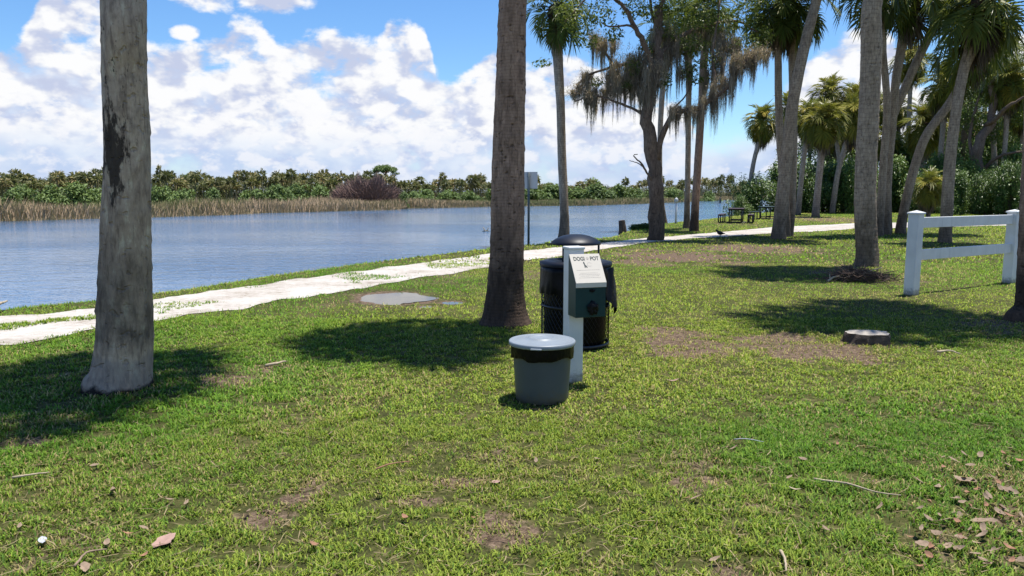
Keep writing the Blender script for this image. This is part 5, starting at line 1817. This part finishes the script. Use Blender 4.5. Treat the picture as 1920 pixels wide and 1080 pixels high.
p = P(1267, 419)
wp = thing('white_post', 'thin white post with a round knob at the water edge beyond the oak', 'post', (p.x, p.y, 0))
topz = PY(1267, 380, p.y).z
V, Q, T = tube(np.array([(0, 0, -.3), (0, 0, topz / 2), (0, 0, topz)]), [.055, .055, .05], 10)
link('post', mesh_np('post', V, Q, T, M['white_vinyl'], True), wp)
V, Q = lathe([(.0, -.02), (.075, .0), (.10, .09), (.085, .19), (.05, .24), (0, .26)], 14)
link('knob', mesh_np('knob', V, Q, None, M['sign_back'], True), wp, (0, 0, topz))


def rough_stump(name, label, cat, loc, r0, r1, h, lean, seed, side, topm, group=None):
    o = thing(name, label, cat, loc, 0, group)
    if h < .2:
        o.scale = (1.12, .78, 1)
    n = 12
    zs = np.linspace(-.08, h, n)
    path = np.stack([lean * np.clip(zs, 0, 9) / h, 0 * zs, zs], 1)

    def dp(th, s):
        f = math.exp(-s / .12)
        return 1 + (fbm(np.stack([np.cos(th) * 2.4 + seed, np.sin(th) * 2.4, np.full_like(th, s * 2.5)], 1), 4, .6) - .5) * ((.45 if h > .2 else .8) + .5 * f)
    V, Q, T = tube(path, np.linspace(r0, r1, n), 30, False, dp)
    link('side', mesh_np('side', V, Q, None, side, False), o)
    ringv = V[-30:]
    c = ringv.mean(0)
    W = np.vstack([ringv * 1.0, ringv * .55 + c * .45 + np.array([0, 0, .006]), [c + np.array([0, 0, .004])]])
    W[:30] = c + (ringv - c) * .985; W[:, 2] += .004
    Qt = [(k, (k + 1) % 30, 30 + (k + 1) % 30, 30 + k) for k in range(30)]
    Tt = [(30 + k, 30 + (k + 1) % 30, 60) for k in range(30)]
    link('cut_face', mesh_np('cut_face', W, Qt, Tt, topm, False), o)
    return o


p = P(1168, 434)
rough_stump('piling', 'short dark wooden stub standing at the water edge', 'post', (p.x, p.y, -.05), .17, .13, .50, -.06, 4.0, M['old_wood'], M['old_wood'])
p = P(1641, 648)
rough_stump('tree_stump', 'low flat sawn tree stump in the lawn beside bare soil', 'stump', (p.x, p.y + .17, 0), 0.235, .205, .105, 0, 9.0, M['old_wood'], M['cut_wood'])
# weedy mound by the water
rngm = np.random.default_rng(44)
p = P(1212, 430)
k = pxm(p.y)
o = thing('weed_mound', 'low dark green weedy mound at the water edge beside the oak', 'shrub', (p.x, p.y + .4, 0))
bl = [((q - 20) * k, 0, (4 - abs(q - 22) * .10) * k, 13 * k, 9 * k, 7 * k, -.3) for q in range(0, 44, 5)]
link('foliage', leaf_cloud(rngm, bl, 5000, .04, .8, .15, .2).mesh('foliage', M['shrub_leaf']), o)
# dark pile in the far water
p = P(1350, 380, WZ)
V, Q, T = tube(np.array([(0, 0, -.5), (0.02, 0, .5), (0, 0, 1.0)]), [.16, .15, .13], 10)
tag(link('water_pile', mesh_np('water_pile', V, Q, T, M['old_wood'], True), None, (p.x, p.y, WZ)), 'dark wooden pile standing in the far water', 'post')
# floating twig
p = P(911, 434, WZ)
o = thing('floating_branch', 'small tan dead branch sticking out of the water', 'branch', (p.x, p.y, WZ))
for q, pp in enumerate([[(0, 0, -.1), (-.08, 0, .1), (-.14, .02, .22)], [(0, 0, -.1), (.1, 0, .12), (.16, 0, .16)], [(-.2, 0, -.02), (0, .02, .05), (.2, 0, .0)]]):
    V, Q, T = limb_geo(pp, .035, .015, 8, 6, q)
    link('twig', mesh_np('twig', V, Q, T, M['stick_pale'], True), o)

# ------------------------------------------------------------------ picnic tables
def picnic(label, loc, rz, mb):
    t = thing('picnic_table', label, 'table', loc, rz, 'picnic tables by the water')
    L = 1.85
    for k in range(5):
        link('plank', PL_TOP if mb is M['table_brown'] else PL_TOPG, t, (-.304 + k * .152, 0, .745))
    for sx_ in (-1, 1):
        for q in (0, 1):
            link('bench_plank', PL_SEAT if mb is M['table_brown'] else PL_SEATG, t, (sx_ * (.66 + q * .14), 0, .44))
    for yy in (-.62, .62):
        fr = link('frame', FRAME, t, (0, yy, 0))
    return t


PL_TOP = box_mesh('plank', (.142, 1.85, .038), M['table_brown'], .005)
PL_SEAT = box_mesh('bench_plank', (.130, 1.85, .038), M['table_brown'], .005)
PL_TOPG = box_mesh('plank', (.142, 1.85, .038), M['table_green'], .005)
PL_SEATG = box_mesh('bench_plank', (.130, 1.85, .038), M['table_green'], .005)
g = Geo()
for a_, b_ in [((-.30, 0), (-.30, .715)), ((.30, 0), (.30, .715)), ((-.36, .70), (.36, .70)), ((-.30, .16), (.30, .16)), ((-.86, .02), (.86, .02)), ((-.62, .02), (-.62, .40)), ((-.84, .02), (-.84, .40)), ((.62, .02), (.62, .40)), ((.84, .02), (.84, .40)), ((-.86, .405), (-.6, .405)), ((.86, .405), (.6, .405))]:
    V, Q, T = tube(np.array([(a_[0], 0, a_[1]), ((a_[0] + b_[0]) / 2, 0, (a_[1] + b_[1]) / 2), (b_[0], 0, b_[1])]), [.03] * 3, 6)
    g.add(V, Q, T)
FRAME = g.mesh('frame', M['black_metal'], True)
p = P(1379, 419)
picnic('dark brown picnic table with side benches before the waterside bush', (p.x + .25, p.y + .75, 0), R(-20), M['table_brown'])
p = P(1440, 412)
picnic('dark green picnic table half hidden behind the trio of palms', (p.x + .2, p.y + .6, 0), R(-35), M['table_green'])

# ------------------------------------------------------------------ bird on the track
p = P(1350, 445)
bd = thing('bird', 'small dark bird standing on the edge of the sand track', 'bird', (p.x, p.y, tz(p.x, p.y) + .01), R(200))
prof = [(-.21, .012, .115), (-.12, .03, .125), (-.05, .062, .135), (.03, .07, .15), (.09, .05, .185), (.125, .036, .225), (.155, .036, .245), (.185, .022, .243), (.20, .008, .238), (.225, .003, .232)]
pr = catmull(np.array([(a, 0, c, b) for a, b, c in prof]), 26)
V, Q, T = tube(pr[:, :3], np.maximum(pr[:, 3], .003), 14)
link('body', mesh_np('body', V, Q, T, M['bird'], True), bd)
for s_ in (-1, 1):
    V, Q, T = tube(np.array([(.0, s_ * .025, .11), (-.012, s_ * .025, .05), (.0, s_ * .025, .004), (.035, s_ * .028, .004)]), [.008, .006, .006, .005], 6)
    link('leg', mesh_np('leg', V, Q, T, M['bird'], True), bd)
    V, Q, T = tube(np.array([(.07, s_ * .058, .17), (-.02, s_ * .068, .15), (-.13, s_ * .03, .125)]), [.02, .026, .006], 8)
    link('wing', mesh_np('wing', V, Q, T, M['bird'], True), bd)

# ------------------------------------------------------------------ brush pile at the palm foot
p = P(1618, 530)
br = thing('brush_pile', 'heap of dry brown twigs at the foot of a grey palm', 'brush pile', (p.x, p.y + .25, 0))
rngb = np.random.default_rng(66)
g = Geo()
for k in range(620):
    a = rngb.uniform(0, 6.28)
    cx, cy = rngb.normal(0, .27), rngb.normal(0, .14)
    hgt = .22 * math.exp(-(cx / .42) ** 2) * rngb.random()
    L = rngb.uniform(.12, .42)
    e = rngb.normal(0, .35)
    d = np.array([math.cos(a) * math.cos(e), math.sin(a) * math.cos(e) * .7, math.sin(e) * .7])
    c = np.array([cx, cy, .03 + hgt])
    m = c + d * L * .5 + rngb.normal(size=3) * .025
    pts_ = np.stack([c, m, c + d * L + rngb.normal(size=3) * .04]); pts_[:, 2] = np.maximum(pts_[:, 2], .012)
    V, Q, T = tube(pts_, np.array([.005, .004, .002]) * rngb.uniform(.6, 1.6), 3, False)
    g.add(V, Q, None, np.clip(rngb.normal(.45, .25), 0, 1))
link('twigs', g.mesh('twigs', M['brush']), br)['kind'] = 'stuff'
V, Q, T = limb_geo([(-.62, -.22, .01), (-.50, -.16, .08), (-.36, -.12, .10)], .022, .014, 10, 7, 2)
link('broken_branch', mesh_np('broken_branch', V, Q, T, M['stick_pale'], True), br)
V, Q, T = limb_geo([(-.56, -.19, .04), (-.56, -.15, .15)], .013, .007, 6, 6, 3)
link('broken_branch', mesh_np('broken_branch', V, Q, T, M['stick_pale'], True), br)
V, Q, T = limb_geo([(.0, -.1, .12), (.25, -.05, .2), (.46, .0, .25)], .014, .007, 8, 6, 5)
link('broken_branch', mesh_np('broken_branch', V, Q, T, M['stick_pale'], True), br)

# ------------------------------------------------------------------ litter on the lawn
def leaf_mesh(name, L, W_, mat, seed, jag=.15, flat=1.0):
    rng = np.random.default_rng(seed)
    n = 9
    t = np.linspace(0, 1, n)
    w = W_ / 2 * np.sin(np.pi * t ** .85) ** .8
    curl = rng.uniform(.05, .22) * L * flat
    z = curl * (2 * t - 1) ** 2 + .004
    V = []
    for k in range(n):
        ja = 1 + rng.uniform(-jag, jag)
        V += [((t[k] - .5) * L, -w[k] * ja, z[k] + .25 * w[k]), ((t[k] - .5) * L, 0, z[k]), ((t[k] - .5) * L, w[k] * (2 - ja), z[k] + .25 * w[k])]
    Q = []
    for k in range(n - 1):
        o = k * 3
        Q += [(o, o + 3, o + 4, o + 1), (o + 1, o + 4, o + 5, o + 2)]
    V = np.array(V); V[:, 2] -= V[:, 2].min() - .002
    return mesh_np(name, V, Q, None, mat, True)


LEAVES = [leaf_mesh('dead_leaf', .075, .032, M['dead_leaf'], 1), leaf_mesh('dead_leaf', .06, .026, M['dead_leaf'], 2), leaf_mesh('dead_leaf', .085, .04, M['dead_leaf'], 3, .3), leaf_mesh('dead_leaf', .06, .03, M['dead_leaf_red'], 4)]


def ground_leaf(px, py, me, lab, grp, rz, tilt=0.2, s=1.0, lift=.02, cat='leaf', name='dead_leaf'):
    p = P(px, py)
    o = link(name, me, None, (p.x, p.y, tz(p.x, p.y) + lift), (random.uniform(-tilt, tilt), random.uniform(-tilt, tilt), rz), (s, s, s))
    return tag(o, lab, cat, grp)


big = leaf_mesh('dead_leaf', .135, .085, M['dead_leaf_pink'], 8, .35, .4)
ground_leaf(310, 1022, big, 'large pinkish brown dead leaf lying in the near grass', None, R(70), .12, 1.0, .022)
ground_leaf(80, 1021, leaf_mesh('litter_scrap', .060, .036, M['litter'], 9, .05, .15), 'small pale grey scrap of litter in the near grass', None, R(120), .2, 1, .025, 'litter', 'litter_scrap')
ground_leaf(930, 910, leaf_mesh('dead_leaf', .05, .04, M['dead_leaf_pink'], 12, .3), 'pale pink dead leaf beside a bare soil streak', None, R(20), .2, 1, .02)
ground_leaf(1490, 928, leaf_mesh('dead_leaf', .07, .03, M['stick_pale'], 13), 'single oval cream leaf on dark soil patch in the near grass', None, R(-25), .2, 1, .025)
ground_leaf(1260, 720, leaf_mesh('dead_leaf', .13, .05, M['dead_leaf_pink'], 14), 'flat reddish scrap of bark on the sunlit lawn', None, R(5), .1, 1, .02)
spots = [(1188, 1022), (885, 980), (708, 935), (843, 824), (212, 927), (128, 870), (178, 880), (38, 995), (200, 1028), (240, 1010), (270, 998), (450, 925), (466, 968), (270, 1052), (160, 1075), (1555, 875), (1548, 1004), (1290, 945), (1305, 945), (1505, 870), (1375, 850), (1345, 870), (500, 960), (350, 950), (320, 945), (590, 1030), (620, 820), (1120, 868), (1650, 960), (1570, 840), (1630, 850), (1340, 1060), (1005, 870), (760, 980), (1480, 905), (1700, 870)]
for k, (a_, b_) in enumerate(spots):
    ground_leaf(a_, b_, LEAVES[(k * 7) % 4], 'small dry tan leaf scattered in the near grass', 'scattered dead leaves', random.uniform(0, 6.28), .5, random.uniform(.55, .95), .028)
rl = random.Random(12)
for k in range(125):
    a_ = min(1935, rl.gauss(1835, 75)); b_ = rl.uniform(855, 1075)
    if a_ < 1690: continue
    ground_leaf(a_, b_, LEAVES[k % 4], 'dry tan leaf in the leaf litter at the grass corner', 'leaf litter patch', rl.uniform(0, 6.28), .6, rl.uniform(.55, 1.05), .030)


def stick(label, pix, r, mat, group=None, lift=.028):
    pts_ = [P(*q) for q in pix]
    o0 = pts_[0]
    pp = [(q.x - o0.x, q.y - o0.y, 0.012 * math.sin(3.1 * k / max(1, len(pts_) - 1)) + tz(q.x, q.y)) for k, q in enumerate(pts_)]
    V, Q, T = limb_geo(pp, r, r * .5, 12, 6, abs(int(pix[0][0])))
    tag(link('stick', mesh_np('stick', V, Q, T, mat, True), None, (o0.x, o0.y, lift)), label, 'stick', group)


stick('pale bent stick in the grass below the thick grey palm', [(24, 904), (60, 902), (92, 894)], .007, M['stick_pale'])
stick('forked white twig on the near lawn', [(1376, 832), (1400, 835), (1432, 838)], .0035, M['litter'])
stick('long thin reddish twig across near bare soil', [(1525, 908), (1590, 920), (1640, 935), (1688, 938)], .006, M['stick_pale'])
stick('short curled palm stalk at the very near grass', [(1462, 1044), (1470, 1060), (1474, 1082)], .008, M['stick_pale'])
stick('pale palm stalk lying in the grass near the puddle shade', [(498, 690), (515, 690), (536, 683)], .014, M['stick_pale'])
stick('thin orange twig on the middle lawn', [(705, 887), (735, 880), (770, 872)], .005, M['dead_leaf_red'])
stick('thin grey twig beside the large pinkish leaf', [(140, 1072), (165, 1050), (200, 1040)], .006, M['dead_leaf'])
stick('pale strip of palm leaf on the lawn right of the stump', [(1758, 664), (1780, 664), (1800, 667)], .012, M['stick_pale'])
stick('yellow palm stalk at the river edge', [(-6, 588), (4, 586), (14, 580)], .02, M['stick_pale'], None, .12)
